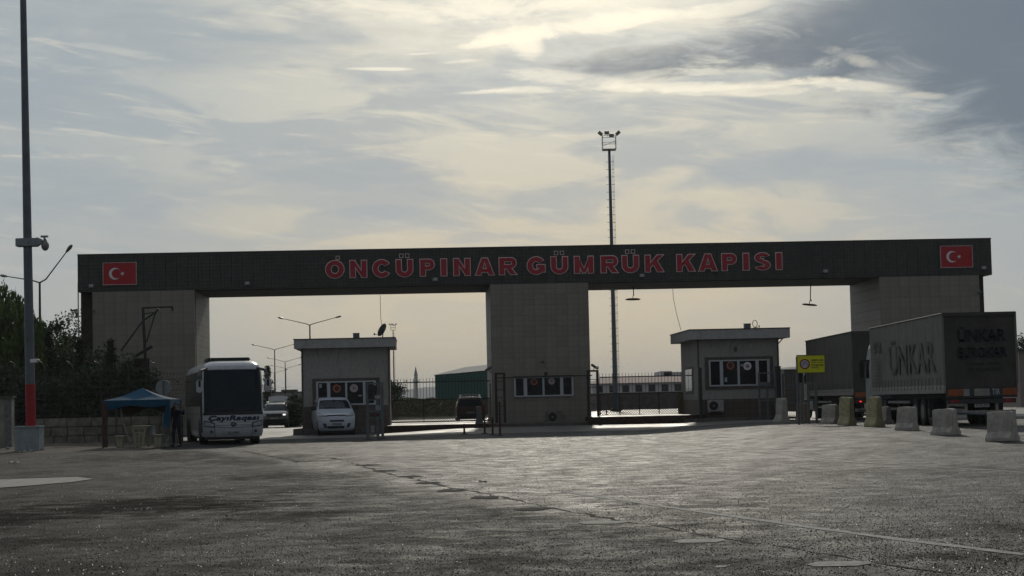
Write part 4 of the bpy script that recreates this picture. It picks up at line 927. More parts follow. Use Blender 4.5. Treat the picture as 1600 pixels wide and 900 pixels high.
# background wall and dark hedge at the left passage
a = at(404, 640, 190); bw = thing('boundary_wall', (a.x, 190, 0), 'grey boundary wall behind the parked car left of the booth', 'wall'); w_ = at(476, 640, 190).x - a.x + 3
MB().box(0, w_, 0, .4, 0, zat(450, 613, 190)).build('wall_body', PLASTER, bw); MB().box(-.1, w_ + .1, -.1, .5, zat(450, 613, 190), zat(450, 612, 190)).build('coping', KERB, bw)
a = at(444, 611, 170); cn = thing('guard_canopy', (a.x, 170, 0), 'small flat canopy on a post behind the parked car', 'canopy'); MB().box(-.2, 1.2, -.6, .6, zat(445, 612, 170), zat(445, 609, 170)).build('canopy_roof', STEELG2, cn); MB().path([(.8, 0, 0), (.8, 0, zat(445, 612, 170))], .06).path([(0.1, 0, 0), (.1, 0, zat(445, 612, 170))], .06).build('post', STEELG2, cn)

# ------------------------------------------------------------------ vegetation
def leaves(n, pos, size, stretch=1.0, droop=False):
    """n small leaf faces at the positions given (numpy n x 3)"""
    P_ = np.asarray(pos); n = len(P_)
    a = RNG.normal(size=(n, 3)); a /= np.linalg.norm(a, axis=1)[:, None]
    if droop: a = a * .35 + np.array([0, 0, -1]); a /= np.linalg.norm(a, axis=1)[:, None]
    b = RNG.normal(size=(n, 3)); b -= (b * a).sum(1)[:, None] * a; b /= np.linalg.norm(b, axis=1)[:, None]
    s = (size * RNG.uniform(.6, 1.4, n))[:, None]
    a = a * s * stretch; b = b * s * .5
    V = np.stack([P_ - a * .5, P_ + b * .5, P_ + a * .5, P_ - b * .5], 1).reshape(-1, 3)
    return V
def leaf_obj(name, V, material, parent):
    me = bpy.data.meshes.new(name); nv = len(V); nf = nv // 4
    me.vertices.add(nv); me.vertices.foreach_set('co', V.astype(np.float32).ravel()); me.loops.add(nv); me.loops.foreach_set('vertex_index', np.arange(nv, dtype=np.int32))
    me.polygons.add(nf); me.polygons.foreach_set('loop_start', np.arange(0, nv, 4, dtype=np.int32)); me.polygons.foreach_set('loop_total', np.full(nf, 4, dtype=np.int32))
    me.materials.append(material); me.update(calc_edges=True); me.validate()
    o = bpy.data.objects.new(name, me); COL.objects.link(o); o.parent = parent; return o
def clumps(nc, center, rad, per, cr, shell=.5):
    out = []
    for i in range(nc):
        d = RNG.normal(size=3); d /= np.linalg.norm(d); r = RNG.uniform(shell, 1) ** .7
        c = np.array(center) + d * r * np.array(rad)
        k = RNG.normal(size=(per, 3)) * cr * RNG.uniform(.6, 1.3) * np.array([1, 1, .75]); out.append(c + k)
    return np.concatenate(out)
def broad_tree(px, Y, ztop, rad, label, name='leafy_tree', mat_=None, nc=60, per=150, leaf=.17, cr=.36, group='trees along the left wall', trunk=.16, zc=None, cat='tree'):
    p = gnd(px, Y); o = thing(name, p, label, cat, group); zt = ztop - p.z; cz = zt - rad[2] if zc is None else zc
    tk = MB(); tk.path([(0, 0, 0), (.06, .03, cz * .5), (0, 0, cz)], [trunk, trunk * .8, trunk * .5]).build('trunk', BARK, o)
    lb = MB()
    for i in range(9):
        a = i * 2.4; st = Vector((0, 0, cz * random.uniform(.55, .95))); en = Vector((rad[0] * .8 * math.cos(a), rad[1] * .8 * math.sin(a), cz + rad[2] * random.uniform(-.3, .8)))
        md = st.lerp(en, .5) + Vector((0, 0, .2)); lb.path([st, md, en], [trunk * .45, trunk * .25, trunk * .08], n=5)
    lb.build('limbs', BARK, o)
    leaf_obj('crown', leaves(0, clumps(nc, (0, 0, cz), rad, per, cr), leaf), mat_ or LEAFD, o); return o
def conifer(px, Y, ztop, r, label, group='dark conifers along the left wall', n=26, per=330):
    p = gnd(px, Y); o = thing('conifer', p, label, 'conifer', group); H = ztop - p.z
    MB().path([(0, 0, 0), (0, 0, H * .5), (0, 0, H * .97)], [.12, .08, .02]).build('trunk', BARK, o)
    pts = []
    for i in range(n):
        t = i / n; z = H * (.08 + .9 * t); rr = r * (1 - t) ** .8 + .05
        for k in range(7):
            a = RNG.uniform(0, 6.28); L_ = rr * RNG.uniform(.65, 1.25); m_ = max(6, int(per / 7 * (1 - t * .6))); u = RNG.uniform(0, 1, m_)
            q = np.stack([np.cos(a) * L_ * u, np.sin(a) * L_ * u, z - .3 * L_ * u + .12 * u ** 2], 1) + RNG.normal(size=(m_, 3)) * .07; pts.append(q)
    leaf_obj('crown', leaves(0, np.concatenate(pts), .13), LEAFC, o); return o
def willow(px, Y, ztop, rad, label):
    p = gnd(px, Y); o = thing('willow_tree', p, label, 'willow', 'trees along the left wall'); H = ztop - p.z
    MB().path([(0, 0, 0), (.1, 0, H * .4), (0, 0, H * .75)], [.3, .22, .1]).build('trunk', BARK, o)
    br = MB(); P_ = []
    for i in range(230):
        a = RNG.uniform(0, 6.28); rr = rad * math.sqrt(RNG.uniform(.02, 1)); z0 = H - (rr / rad) ** 2 * H * .28 - RNG.uniform(0, .5)
        ln = min(z0 - .6, H * RNG.uniform(.3, .75)); st = np.array([rr * math.cos(a), rr * math.sin(a), z0]); out_ = np.array([math.cos(a), math.sin(a), 0]) * .35
        m_ = int(ln * 24); u = np.sort(RNG.uniform(0, 1, m_)); q = st + np.outer(u, np.array([0, 0, -ln])) + np.outer(np.sqrt(u), out_) + RNG.normal(size=(m_, 3)) * .06; P_.append(q)
        if i % 6 == 0: br.path([(0, 0, H * .6), (st[0] * .5, st[1] * .5, z0 * .98), tuple(st)], [.05, .03, .012], n=4)
    br.build('limbs', BARK, o); leaf_obj('crown', leaves(0, np.concatenate(P_), .17, 1.5, True), LEAFW, o); return o
willow(-8, 93, 8.2, 2.3, 'large green willow with drooping strands at left edge of picture')
willow(56, 97, 6.5, 1.0, 'thin willow with sparse hanging strands behind the big pole')
broad_tree(104, 112, 7.7, (1.15, 1.15, 1.6), 'open leafy tree against the sky left of the gate', nc=34, per=60, leaf=.2, cr=.26)
broad_tree(64, 96, 5.0, (1.7, 1.4, 2.3), 'dark leafy tree directly right of the big pole', nc=80)
broad_tree(136, 97, 4.6, (1.2, 1.2, 2.0), 'dark leafy tree between the slim and pointed conifers', nc=60)
broad_tree(84, 100, 5.4, (1.9, 1.5, 2.4), 'dense green tree behind the block wall beside the pole', nc=70, mat_=LEAFW, leaf=.17)
broad_tree(30, 98, 5.9, (1.8, 1.4, 2.5), 'dark bushy tree behind the big pole', nc=70)
broad_tree(118, 94, 4.8, (1.5, 1.2, 2.2), 'dark bushy tree left of the pylon edge', nc=60)
broad_tree(205, 92, 3.7, (1.2, 1.0, 1.5), 'dark shrub under the steel hoist', name='large_shrub', nc=46, cat='shrub')
broad_tree(146, 90, 3.6, (1.2, 1.0, 1.6), 'dark shrub left of the pointed conifer', name='large_shrub', nc=46, cat='shrub')
broad_tree(60, 89, 3.2, (1.6, .9, 1.5), 'low dark shrub over the block wall behind pole', name='large_shrub', nc=50, cat='shrub')
broad_tree(100, 89, 3.0, (1.4, .9, 1.4), 'low dark shrub over the block wall right of pole', name='large_shrub', nc=50, cat='shrub')
broad_tree(8, 88, 3.8, (1.2, .9, 1.7), 'dark shrub behind the left edge wall', name='large_shrub', nc=50, cat='shrub')
conifer(173, 89, 5.05, 1.0, 'pointed conifer in front of the left pylon')
conifer(126, 92, 5.3, .8, 'slim conifer at left edge of the left pylon'); conifer(200, 90, 4.0, .7, 'small conifer right of the pointed one')
conifer(76, 95, 5.9, .7, 'dark conifer just right of the big pole'); conifer(226, 93, 3.4, .8, 'low conifer behind the blue gazebo')
conifer(419, 150, 5.0, 1.0, 'spiky conifer behind the right mirror of the coach', group=None)
broad_tree(463, 128, 2.3, (.7, .6, 1.15), 'dark clipped hedge bush between parked car and booth', name='hedge_bush', nc=50, per=120, leaf=.12, cr=.22, group=None, cat='hedge')
broad_tree(456, 126, 2.0, (.45, .5, 1.0), 'narrow dark bush next to the parked car door', name='hedge_bush', nc=30, per=120, leaf=.12, cr=.2, group=None, cat='hedge')
broad_tree(612, 170, 3.5, (1.0, .8, .9), 'dark bush on the grass bank beside the left booth', name='bank_bush', nc=24, per=90, leaf=.2, cr=.3, group=None, cat='bush', zc=2.6)
broad_tree(1607, 150, 5.8, (.9, .9, 1.1), 'dark round tree at the right edge beyond near truck', nc=24, per=80, leaf=.2, group=None)
# scrub at the foot of the trees
sp = []
for i in range(260):
    X = RNG.uniform(-30, -17.3); Yy = RNG.uniform(87.5, 95); sp.append(RNG.normal(size=(70, 3)) * np.array([.45, .4, .55]) + np.array([X, Yy, 1.2]))
sp = np.concatenate(sp); sp[:, 2] = np.abs(sp[:, 2])
root = leaf_obj('undergrowth', leaves(0, sp, .15), LEAFD, None); tag(root, kind='stuff', label='tangled dark undergrowth behind the block wall', cat='undergrowth')
# weeds on the bank
wp = np.stack([RNG.uniform(-16, -.5, 9000), RNG.uniform(166, 178, 9000), np.zeros(9000)], 1); wp[:, 2] = [bankz(a_, b_) + .08 for a_, b_, _ in wp]
wd = leaf_obj('bank_weeds', leaves(0, wp, .22), mat_leaf('dry_weeds', (.08, .075, .035), .4), None); tag(wd, kind='stuff', label='dry weeds on the bank beyond the gate', cat='weeds')

# ------------------------------------------------------------------ block wall, edge wall, chain link fence
Yl = 85.0; x0 = gnd(50, Yl).x; x1 = gnd(284, Yl).x; zt = zat(170, 651.5, Yl)
bw = thing('block_wall', (x0, Yl, 0), 'low wall of big pale stone blocks behind the gazebo', 'wall'); L = x1 - x0
MB().box(.02, L - .02, .06, .45, 0, zt - .03).build('wall_core', CORE, bw)
rows = 3; hh = zt / rows
for j in range(rows):
    x = 0
    while x < L - .05:
        wv_ = min(L - x, random.uniform(.55, 1.15)); d = random.uniform(-.03, .03)
        if L - x - wv_ < .3: wv_ = L - x
        b_ = MB().box(x + .012, x + wv_ - .012, -.05 + d, .4, j * hh + .012, (j + 1) * hh - .012).build('stone_block', BLOCK, bw, bevel=.02); x += wv_
fc = thing('chain_link_fence', (x0 - 3.2, Yl + .55, 0), 'wire fence with bent post tops above the block wall', 'fence'); Lf = L + 3.2
for px in (-2, 25, 70, 114, 158, 201, 245): 
    X = gnd(px, Yl + .55).x - (x0 - 3.2); ztp = zat(px, 566, Yl + .55)
    MB().path([(X, 0, 0), (X, 0, ztp - .25), (X - .1, 0, ztp - .05), (X - .3, 0, ztp + .05)], .026).build('post', STEELD, fc)
wr = MB()
for k in range(9): z = zt + .1 + k * .26; wr.path([(-.5, 0, z), (Lf * .5, .0, z - .015), (Lf, 0, z)], .007, n=3)
k = 0
while k < Lf / .16: wr.path([(k * .16, 0, zt), (k * .16 + .5, 0, zt + 2.0)], .004, n=3); wr.path([(k * .16, 0, zt), (k * .16 - .5, 0, zt + 2.0)], .004, n=3); k += 1
tag(wr.build('wire_mesh', STEELD, fc), kind='stuff')
Ye = 76; xr = gnd(18, Ye).x; ew = thing('rendered_wall', (xr, Ye, 0), 'pale painted wall end with coping at far left edge', 'wall', rz=0.0); zt = zat(10, 622, Ye)
MB().box(-9, 0, 0, .45, -.1, zt).build('wall_body', mat('yellowed_white_render', (.25, .25, .19), .9, var=.25, scale=2, dirt=(.13, .12, .09), bump=.4), ew)
MB().box(-9, .06, -.08, .53, zt, zt + .09).build('coping', KERB, ew); MB().box(-.29, .0, -.03, -.002, -.05, zt - .05).build('wall_pier', mat('grey_pier_render', (.15, .155, .16), .9, var=.3), ew)

# ------------------------------------------------------------------ big pole at left
p = gpix(42, 706); p.y += .4; 
bp = thing('flagpole_mast', p, 'very tall grey pole with red foot on a concrete box at far left', 'pole'); s = FPX / p.y
MB().box(-.47, .47, -.42, .42, -.05, .93).build('concrete_base', CONCB, bp, bevel=.02); MB().box(-.50, .50, -.45, .45, .93, 1.0).build('base_cap', CONCB, bp, bevel=.012)
lean = Matrix.Rotation(-.010, 4, 'Y')
def lp(z): return Vector((.06 - .012 * (z - 1), 0, z))
MB().path([lp(1.0), lp(2.62)], [.195, .19], n=20).build('red_band', REDP, bp, smooth=True)
MB().path([lp(2.62), lp(8), lp(14), lp(22)], [.186, .168, .14, .105], n=20).build('shaft', mat('blue_grey_pole', (.11, .125, .145), .5, var=.2, scale=1.5), bp, smooth=True)
cbx = zat(45, 379, p.y) - p.z; c = lp(cbx)
cam_ = thing('dome_camera', p + c, 'speed dome camera and collar box clamped on the big pole', 'camera')
MB().box(-.42, .38, -.25, .25, -.16, .16).build('collar_box', CONCB, cam_, bevel=.02)
MB().add([(.38, -.15, -.16), (.38, .15, -.16), (.38, .15, .2), (.38, -.15, .2), (.56, -.1, -.05), (.56, .1, -.05), (.56, .1, .12), (.56, -.1, .12)], [(0, 1, 2, 3), (4, 5, 6, 7), (0, 1, 5, 4), (2, 3, 7, 6), (1, 2, 6, 5), (0, 3, 7, 4)]).build('arm_bracket', CONCB, cam_)
MB().path([(.5, 0, .02), (.66, 0, .06), (.66, 0, .2)], .035).box(.53, .8, -.08, .08, .19, .26).build('hanger', STEELG, cam_)
MB().ball((.69, 0, -.14), .155, .155, .2, n=16).tube((.69, 0, .0), (.67, 0, .14), .1, .05, n=12).build('dome', LAMPHD, cam_, smooth=True)
q = at(56, 563.5, 71.9); sc_ = thing('bullet_camera', (q.x - .1, 71.9, q.z), 'small bright white camera on the right side of big pole', 'camera')
WPL = mat('white_plastic', (.75, .75, .73), .4); MB().box(-.1, .14, -.08, .08, -.07, .07).add([(.14, -.08, -.07), (.14, .08, -.07), (.14, .08, .07), (.14, -.08, .07), (.24, -.07, -.0), (.24, .07, -.0), (.24, .07, .04), (.24, -.07, .04)], [(0, 1, 5, 4), (4, 5, 6, 7), (2, 3, 7, 6), (1, 2, 6, 5), (0, 3, 7, 4)]).build('camera_body', WPL, sc_)
MB().path([(-.05, 0, 0), (-.16, .05, .02)], .03).build('bracket', STEELG, sc_)
MB().tube((.2, -.082, .0), (.2, -.09, .0), .03, n=8).build('lens', BLACKP, sc_)

# steel hoist frame before the left pylon
Yh = 92; p = gnd(226, Yh); ho = thing('steel_hoist', (p.x, Yh, 0), 'dark steel post with braced cantilever arm in front of left pylon', 'steel post')
def hl(px, py): q = at(px, py, Yh); return (q.x - p.x, 0, q.z)
MB().path([(0, 0, 0), hl(227, 560)], .13, n=8).path([hl(227, 560), hl(223, 481)], .08, n=8).build('post', STEELD, ho)
MB().path([hl(222, 481), hl(270, 479.5)], .05).path([hl(269.5, 480), hl(269.5, 486)], .06).build('arm', STEELD, ho)
MB().path([hl(189, 548), hl(222, 503), hl(249, 483)], .045).build('long_brace', STEELD, ho); MB().path([hl(229, 535), hl(241, 494), hl(247, 482)], .04).build('short_brace', STEELD, ho); MB().path([hl(222, 491), hl(240, 488)], .03).build('tie_bar', STEELD, ho)
MB().path([hl(212, 556), hl(238, 541)], .09).path([hl(190, 556), hl(205, 552), hl(214, 556)], .025).build('tilted_pipe', STEELD, ho)
MB().box(hl(204, 0)[0], hl(227, 0)[0], .02, .12, 0, hl(215, 560)[2]).build('rust_panel', mat('dark_red_brown_panel', (.05, .028, .024), .8, var=.3), ho)
# round sign seen from behind
Yr = 82; p = gnd(255.5, Yr); rs = thing('round_sign', (p.x, Yr, p.z), 'back of a round traffic sign on a post behind the gazebo', 'sign'); zc = zat(255.5, 605.5, Yr) - p.z
MB().path([(0, 0, 0), (0, 0, zc + .3)], .035, n=8).build('post', GREYP, rs); MB().tube((0, .04, zc), (0, .065, zc), .345, n=28).build('disc', mat('pale_sign_back', (.22, .25, .25), .5, var=.1), rs)
MB().box(-.2, .2, .036, .04, zc - .15, zc - .11).box(-.2, .2, .036, .04, zc + .11, zc + .15).build('clamp', STEELG, rs)

# ------------------------------------------------------------------ gazebo, tables, stools, person
Yz = 75; gL, gR = gnd(160.5, Yz), gnd(265, Yz); gw = gR.x - gL.x; gd = 2.5
gb = thing('gazebo', (gL.x, Yz, 0), 'blue topped pop up gazebo with brown lined legs', 'gazebo'); ze = zat(165, 626, Yz); zv = zat(200, 637, Yz); zp = zat(214, 606, Yz + 1.2)
FAB = mat('blue_canopy_cloth', (.002, .062, .125), .9, var=.2, bump=.3, bscale=5); BRN = mat('brown_canvas', (.06, .038, .03), .9, var=.3); PALE = mat('pale_leg_tube', (.30, .29, .26), .5)
cn = MB(); N = 12
def roofpt(u, v):     # u along x 0..1, v along y 0..1
    e = max(abs(u - .5), abs(v - .5)) * 2; z = zp - (zp - ze) * e; sag = -.07 * math.sin(math.pi * min(1, e)) * (abs(abs(u - .5) - abs(v - .5)) * 2 < .9); return (u * gw, v * gd, z + sag)
cn.grid(roofpt, list(np.linspace(0, 1, 17)), list(np.linspace(0, 1, 17))); cn.build('canopy', FAB, gb)
vl = MB(); M_ = 24
def val(x0_, y0_, x1_, y1_):
    vl.grid(lambda t, v: (x0_ + (x1_ - x0_) * t + (0 if x0_ != x1_ else (-.02 if x0_ < 1 else .02)), y0_ + (y1_ - y0_) * t + (.02 * math.sin(t * 14) if y0_ == y1_ else 0) - (.01 if y0_ == 0 and y1_ == 0 else 0), ze + .002 - v * (ze - zv) * (1 + .18 * math.sin(t * 9 + 1) - .5 * t * (y0_ == y1_) * .4)), list(np.linspace(0, 1, M_)), [0, .5, 1])
val(0, 0, gw, 0); val(0, 0, 0, gd); val(gw, 0, gw, gd); val(0, gd, gw, gd); vl.build('valance', FAB, gb)
for X in (0, gw):
    for Y_ in (0, gd):
        MB().box(X - .03, X + .03, Y_ - .03 + .04, Y_ + .03 + .04, 0, ze).build('leg', STEELG2, gb)
def tri_cloth(pts, m, nm): MB().add(pts, [tuple(range(len(pts)))]).build(nm, m, gb)
MB().grid(lambda t, v: (-.03 + .22 * v + .02 * math.sin(t * 12), -.015, .05 + (ze - .1) * t), list(np.linspace(0, 1, 12)), [0, .5, 1]).build('leg_curtain', BRN, gb)
MB().grid(lambda t, v: (gw - .16 - .12 * t * (1 - v) + .2 * v * (1 - .3 * t) + .02 * math.sin(t * 9 + v * 4), -.012 - .03 * math.sin(v * 7 + t * 3), zv + .05 - (zv - .75) * t), list(np.linspace(0, 1, 12)), [0, .5, 1]).build('leg_curtain', FAB, gb)
MB().path([(.24, gd - .1, ze - .3), (.26, gd - .1, 1.15), (.62, gd - .1, .12)], .035).build('rear_brace', PALE, gb); MB().path([(gw - .18, gd - .1, ze - .3), (gw - .17, gd - .1, 1.2), (gw - .6, gd - .1, .12)], .035).build('rear_brace', PALE, gb)
MB().grid(lambda u, v: (.2 + (gw - .35) * u, gd - .05 + .04 * math.sin(u * 21), ze - .05 - (.42 + .12 * math.sin(u * 9)) * v), list(np.linspace(0, 1, 24)), [0, .5, 1]).build('back_curtain', BRN, gb)
RW = mat('cream_plastic_furniture', (.30, .285, .20), .6, var=.1)
def plastic_table(px, Y, wt, wb, h, label, name, cat, deep=.7):
    p = gnd(px, Y); o = thing(name, p, label, cat, 'cream plastic furniture under the gazebo')
    MB().box(-wt / 2, wt / 2, -.05, deep, h - .035, h).build('table_top' if name == 'plastic_table' else 'seat', RW, o, bevel=.008)
    for yy in (0, deep - .12):
        b = MB(); t1 = wt / 2 * .92; pr = [(-t1, h - .036), (t1, h - .036), (t1 * .82, h - .10), (wb / 2 + .03, h * .62), (wb / 2, 0), (wb / 2 - .06, 0), (wb / 2 - .09, h * .30), (-wb / 2 + .09, h * .30), (-wb / 2 + .06, 0), (-wb / 2, 0), (-wb / 2 - .03, h * .62), (-t1 * .82, h - .10)]
        # pierced panel: strips round openings
        b.prism([(-t1, h - .036), (t1, h - .036), (t1 * .72, h - .16 * h), (-t1 * .72, h - .16 * h)], yy, yy + .05)
        b.prism([(-t1 * .72, h * .84 - .002), (-t1 * .55, h * .84 - .002), (-wb / 2 + .08, h * .5), (-wb / 2 + .07, 0), (-wb / 2, 0), (-wb / 2 - .03, h * .5)], yy, yy + .05)
        b.prism([(t1 * .72, h * .84 - .002), (t1 * .55, h * .84 - .002), (wb / 2 - .08, h * .5), (wb / 2 - .07, 0), (wb / 2, 0), (wb / 2 + .03, h * .5)], yy, yy + .05)
        b.box(-t1 * .5, t1 * .5, yy + .005, yy + .045, h * .64, h * .72); b.box(-.03, .03, yy + .005, yy + .045, .1 * h, h * .635); b.box(-wb / 2 + .08, wb / 2 - .08, yy + .004, yy + .046, h * .16, h * .22)
        for sx in (-1, 1): b.prism([(0, h * .42), (sx * (wb / 2 - .06), h * .58), (sx * (wb / 2 - .06), h * .63), (0, h * .49)], yy + .006, yy + .044)
        b.build('leg_panel', RW, o)
    return o
plastic_table(217, 75.6, .88, .40, .88, 'cream plastic garden table with pierced flared legs', 'plastic_table', 'table', 1.1)
plastic_table(186, 75.5, .43, .20, .50, 'cream plastic stool left of the table', 'plastic_stool', 'stool', .42); plastic_table(246, 75.7, .43, .22, .52, 'cream plastic stool right of the table', 'plastic_stool', 'stool', .42)
bx = link('white_canister', MB().path([(0, 0, 0), (0, 0, .3), (0, 0, .38)], [.12, .12, .06], n=12).mesh('white_canister', mat('bluish_white_plastic', (.3, .33, .36), .5))); q = gnd(238, 76.0); bx.location = (q.x, 76.0, .525); tag(bx, 'bluish white container standing on the right stool', 'container')
def skin_figure(name, verts, edges, radii, material, parent, root=0, sub=2):
    me = bpy.data.meshes.new(name); me.from_pydata(verts, edges, []); o = link(name, me, parent); me.materials.append(material)
    m = o.modifiers.new('s', 'SKIN'); m.use_smooth_shade = True
    for i, r in enumerate(radii): d = me.skin_vertices[0].data[i]; d.radius = r if isinstance(r, tuple) else (r, r); d.use_root = i == root
    o.modifiers.new('u', 'SUBSURF').levels = sub; o.modifiers['u'].render_levels = sub
    bpy.context.view_layer.update(); nm = bpy.data.meshes.new_from_object(o.evaluated_get(bpy.context.evaluated_depsgraph_get())); o.modifiers.clear(); o.data = nm; return o
pp = gnd(275.5, 76.0); pe = thing('person', (pp.x, 76.0, pp.z), 'person in dark navy clothes standing by the coach, one arm raised', 'person', rz=-.35)
NAVY, SKIN, HAIR = mat('navy_cloth', (.006, .007, .018), .85, var=.2), mat('skin', (.28, .17, .11), .6, var=.05), mat('black_hair', (.01, .009, .008), .7)
V = [(0, 0, .93), (0, .01, 1.12), (0, .0, 1.32), (0, .01, 1.45), (0, -.005, 1.52), (-.19, .01, 1.42), (.19, .01, 1.42), (-.25, -.02, 1.15), (-.22, -.12, .92), (.36, -.06, 1.30), (.46, -.16, 1.47),
     (-.10, 0, .90), (.10, .01, .90), (-.13, -.02, .50), (.13, .02, .50), (-.15, .02, .09), (.16, .05, .09), (-.16, -.12, .045), (.18, -.10, .045)]
E_ = [(0, 1), (1, 2), (2, 3), (3, 4), (3, 5), (3, 6), (5, 7), (7, 8), (6, 9), (9, 10), (0, 11), (0, 12), (11, 13), (12, 14), (13, 15), (14, 16), (15, 17), (16, 18)]
R_ = [(.15, .11), (.155, .11), (.18, .12), (.11, .09), (.055, .055), .075, .075, .055, .042, .052, .04, .10, .10, .07, .07, .05, .05, .042, .042]
skin_figure('body', V, E_, R_, NAVY, pe)
hd = MB().ball((0, -.01, 1.66), .078, .095, .115, n=16); hd.add([(-.016, -.098, 1.645), (.016, -.098, 1.645), (0, -.125, 1.635), (0, -.1, 1.69)], [(0, 1, 2), (0, 2, 3), (1, 3, 2)]); 
hd.ball((-.08, 0, 1.65), .012, .02, .03, 6).ball((.08, 0, 1.65), .012, .02, .03, 6).tube((0, 0, 1.5), (0, -.005, 1.58), .052, .05, 10); hd.build('head', SKIN, pe, smooth=True)
MB().ball((-.028, -.094, 1.67), .012, .008, .007, 6).ball((.028, -.094, 1.67), .012, .008, .007, 6).build('eyes', BLACKP, pe); MB().box(-.026, .026, -.104, -.098, 1.598, 1.606).build('mouth', mat('lip', (.2, .08, .07), .6), pe)
MB().ball((0, .012, 1.70), .086, .098, .10, n=14).build('hair', HAIR, pe, smooth=True)
for (hx, hy, hz, dr, s) in ((-.21, -.15, .86, Vector((.02, -.12, -1)), -1), (.475, -.19, 1.52, Vector((.12, -.35, .9)), 1)):
    dr = dr.normalized(); sd2 = dr.cross(Vector((0, 1, 0))).normalized(); vs = [Vector((hx, hy, hz)), Vector((hx, hy, hz)) + dr * .07]; es = [(0, 1)]; rr = [(.03, .02), (.035, .018)]
    for k in range(4):
        b0 = vs[1] + sd2 * (k - 1.5) * .019; ln = (.06, .07, .068, .052)[k]; i0 = len(vs); vs += [b0 + dr * .02, b0 + dr * (.02 + ln * .5) + Vector((0, -.006, 0)), b0 + dr * (.02 + ln) * .95 + Vector((0, -.02, 0))]; es += [(1, i0), (i0, i0 + 1), (i0 + 1, i0 + 2)]; rr += [.009, .0085, .007]
    i0 = len(vs); vs += [vs[0] + dr * .03 - sd2 * s * .035, vs[0] + dr * .07 - sd2 * s * .06]; es += [(0, i0), (i0, i0 + 1)]; rr += [.010, .008]
    skin_figure('hand', [tuple(v) for v in vs], es, rr, SKIN, pe, 0, 1)
MB().box(-.13, -.03, .10, .118, 1.40, 1.44).build('shirt_badge', PALE, pe)
for sx, sy in ((-.16, -.04), (.18, -.02)): MB().ball((sx, sy - .03, .045), .05, .135, .045, n=10).build('shoe', BLACKP, pe, smooth=True)

# ------------------------------------------------------------------ vehicles
def interp(z, tab):
    for (a, va), (b, vb) in zip(tab, tab[1:]):
        if z <= b: t = (z - a) / (b - a) if b > a else 0; t = max(0, min(1, t)); return va + (vb - va) * t
    return tab[-1][1]
class Shell:
    """vehicle body: half width, front and rear positions given as tables over height; corners rounded"""
    def __init__(s, w, yf, yr, ca=.2, pw=5, cr=.15): s.w, s.yf, s.yr, s.ca, s.pw, s.cr = w, yf, yr, ca, pw, cr; s.z0, s.z1 = w[0][0], w[-1][0]
    def front(s, t, z, off=0): return (t * interp(z, s.w), interp(z, s.yf) + s.ca * abs(t) ** s.pw - off, z)
    def rear(s, t, z, off=0): return (t * interp(z, s.w), interp(z, s.yr) - s.cr * abs(t) ** s.pw + off, z)
    def side(s, sd, y, z, off=0): return (sd * (interp(z, s.w) + off), y, z)
    def body(s, name, mt, parent, zs):
        T_ = list(np.linspace(-1, 1, 15)); U = [0, .04, .15, .4, .6, .85, .96, 1]
        def loop(z):
            f = [s.front(t, z) for t in T_]; r = [s.rear(-t, z) for t in T_]; yf, yr = f[-1][1], r[0][1]; w = f[-1][0]
            return f + [(w, yf + (yr - yf) * u, z) for u in U[1:-1]] + r + [(-w, yr + (yf - yr) * u, z) for u in U[1:-1]]
        rings = [loop(z) for z in zs]; n = len(rings[0]); vs = [v for r in rings for v in r]
        fs = [(i * n + j, i * n + (j + 1) % n, (i + 1) * n + (j + 1) % n, (i + 1) * n + j) for i in range(len(zs) - 1) for j in range(n)] + [tuple(range(n))[::-1], tuple(range(n * (len(zs) - 1), n * len(zs)))]
        return MB().add(vs, fs).build(name, mt, parent, smooth=True)
    def panel(s, name, mt, parent, t0, t1, z0, z1, off=.008, rear=False, nt=10, nz=8, f=None):
        g = s.rear if rear else s.front
        def q(u, v):
            t, z = t0 + (t1 - t0) * u, z0 + (z1 - z0) * v
            if f: t, z = f(u, v)
            return g(t, z, off)
        return MB().grid(q, list(np.linspace(0, 1, nt + 1)), list(np.linspace(0, 1, nz + 1))).build(name, mt, parent, smooth=True)
    def spanel(s, name, mt, parent, sd, y0, y1, z0, z1, off=.008, f=None, nz=5):
        def q(u, v):
            y, z = y0 + (y1 - y0) * u, z0 + (z1 - z0) * v
            if f: y, z = f(u, v)
            return s.side(sd, y, z, off)
        return MB().grid(q, [0, .2, .4, .6, .8, 1], list(np.linspace(0, 1, nz + 1))).build(name, mt, parent, smooth=True)
def wheel(parent, x, y, r, wd, sd, rimr=.6):
    t = MB().tube((x - sd * wd, y, r), (x, y, r), r, n=24); w = t.build('wheel', RUBBER, parent, bevel=.02)
    MB().tube((x - sd * .02, y, r), (x + sd * .012, y, r), r * rimr, n=16).build('rim', RIM, w); return w
BUSW = mat('coach_white_paint', (.46, .48, .50), .3, var=.06, coat=.4, dirt=(.34, .35, .36))
BGLASS = mat('tinted_coach_glass', (.006, .015, .022), .12, var=.2, spec=.18)
NAVYP = mat('navy_lettering', (.008, .012, .05), .5); CHROME = mat('chrome', (.5, .5, .5), .2, metal=.9); LENS = mat('headlight_lens', (.30, .32, .34), .12, var=.3, scale=12, spec=.8)
DGREY = mat('dark_grey_trim', (.035, .037, .04), .5)
Yb_ = 78.2; pb = at(365, 660, Yb_); bus = thing('coach', (pb.x, Yb_, 0), 'white intercity coach parked facing the camera beside the gazebo', 'bus', rz=.235)
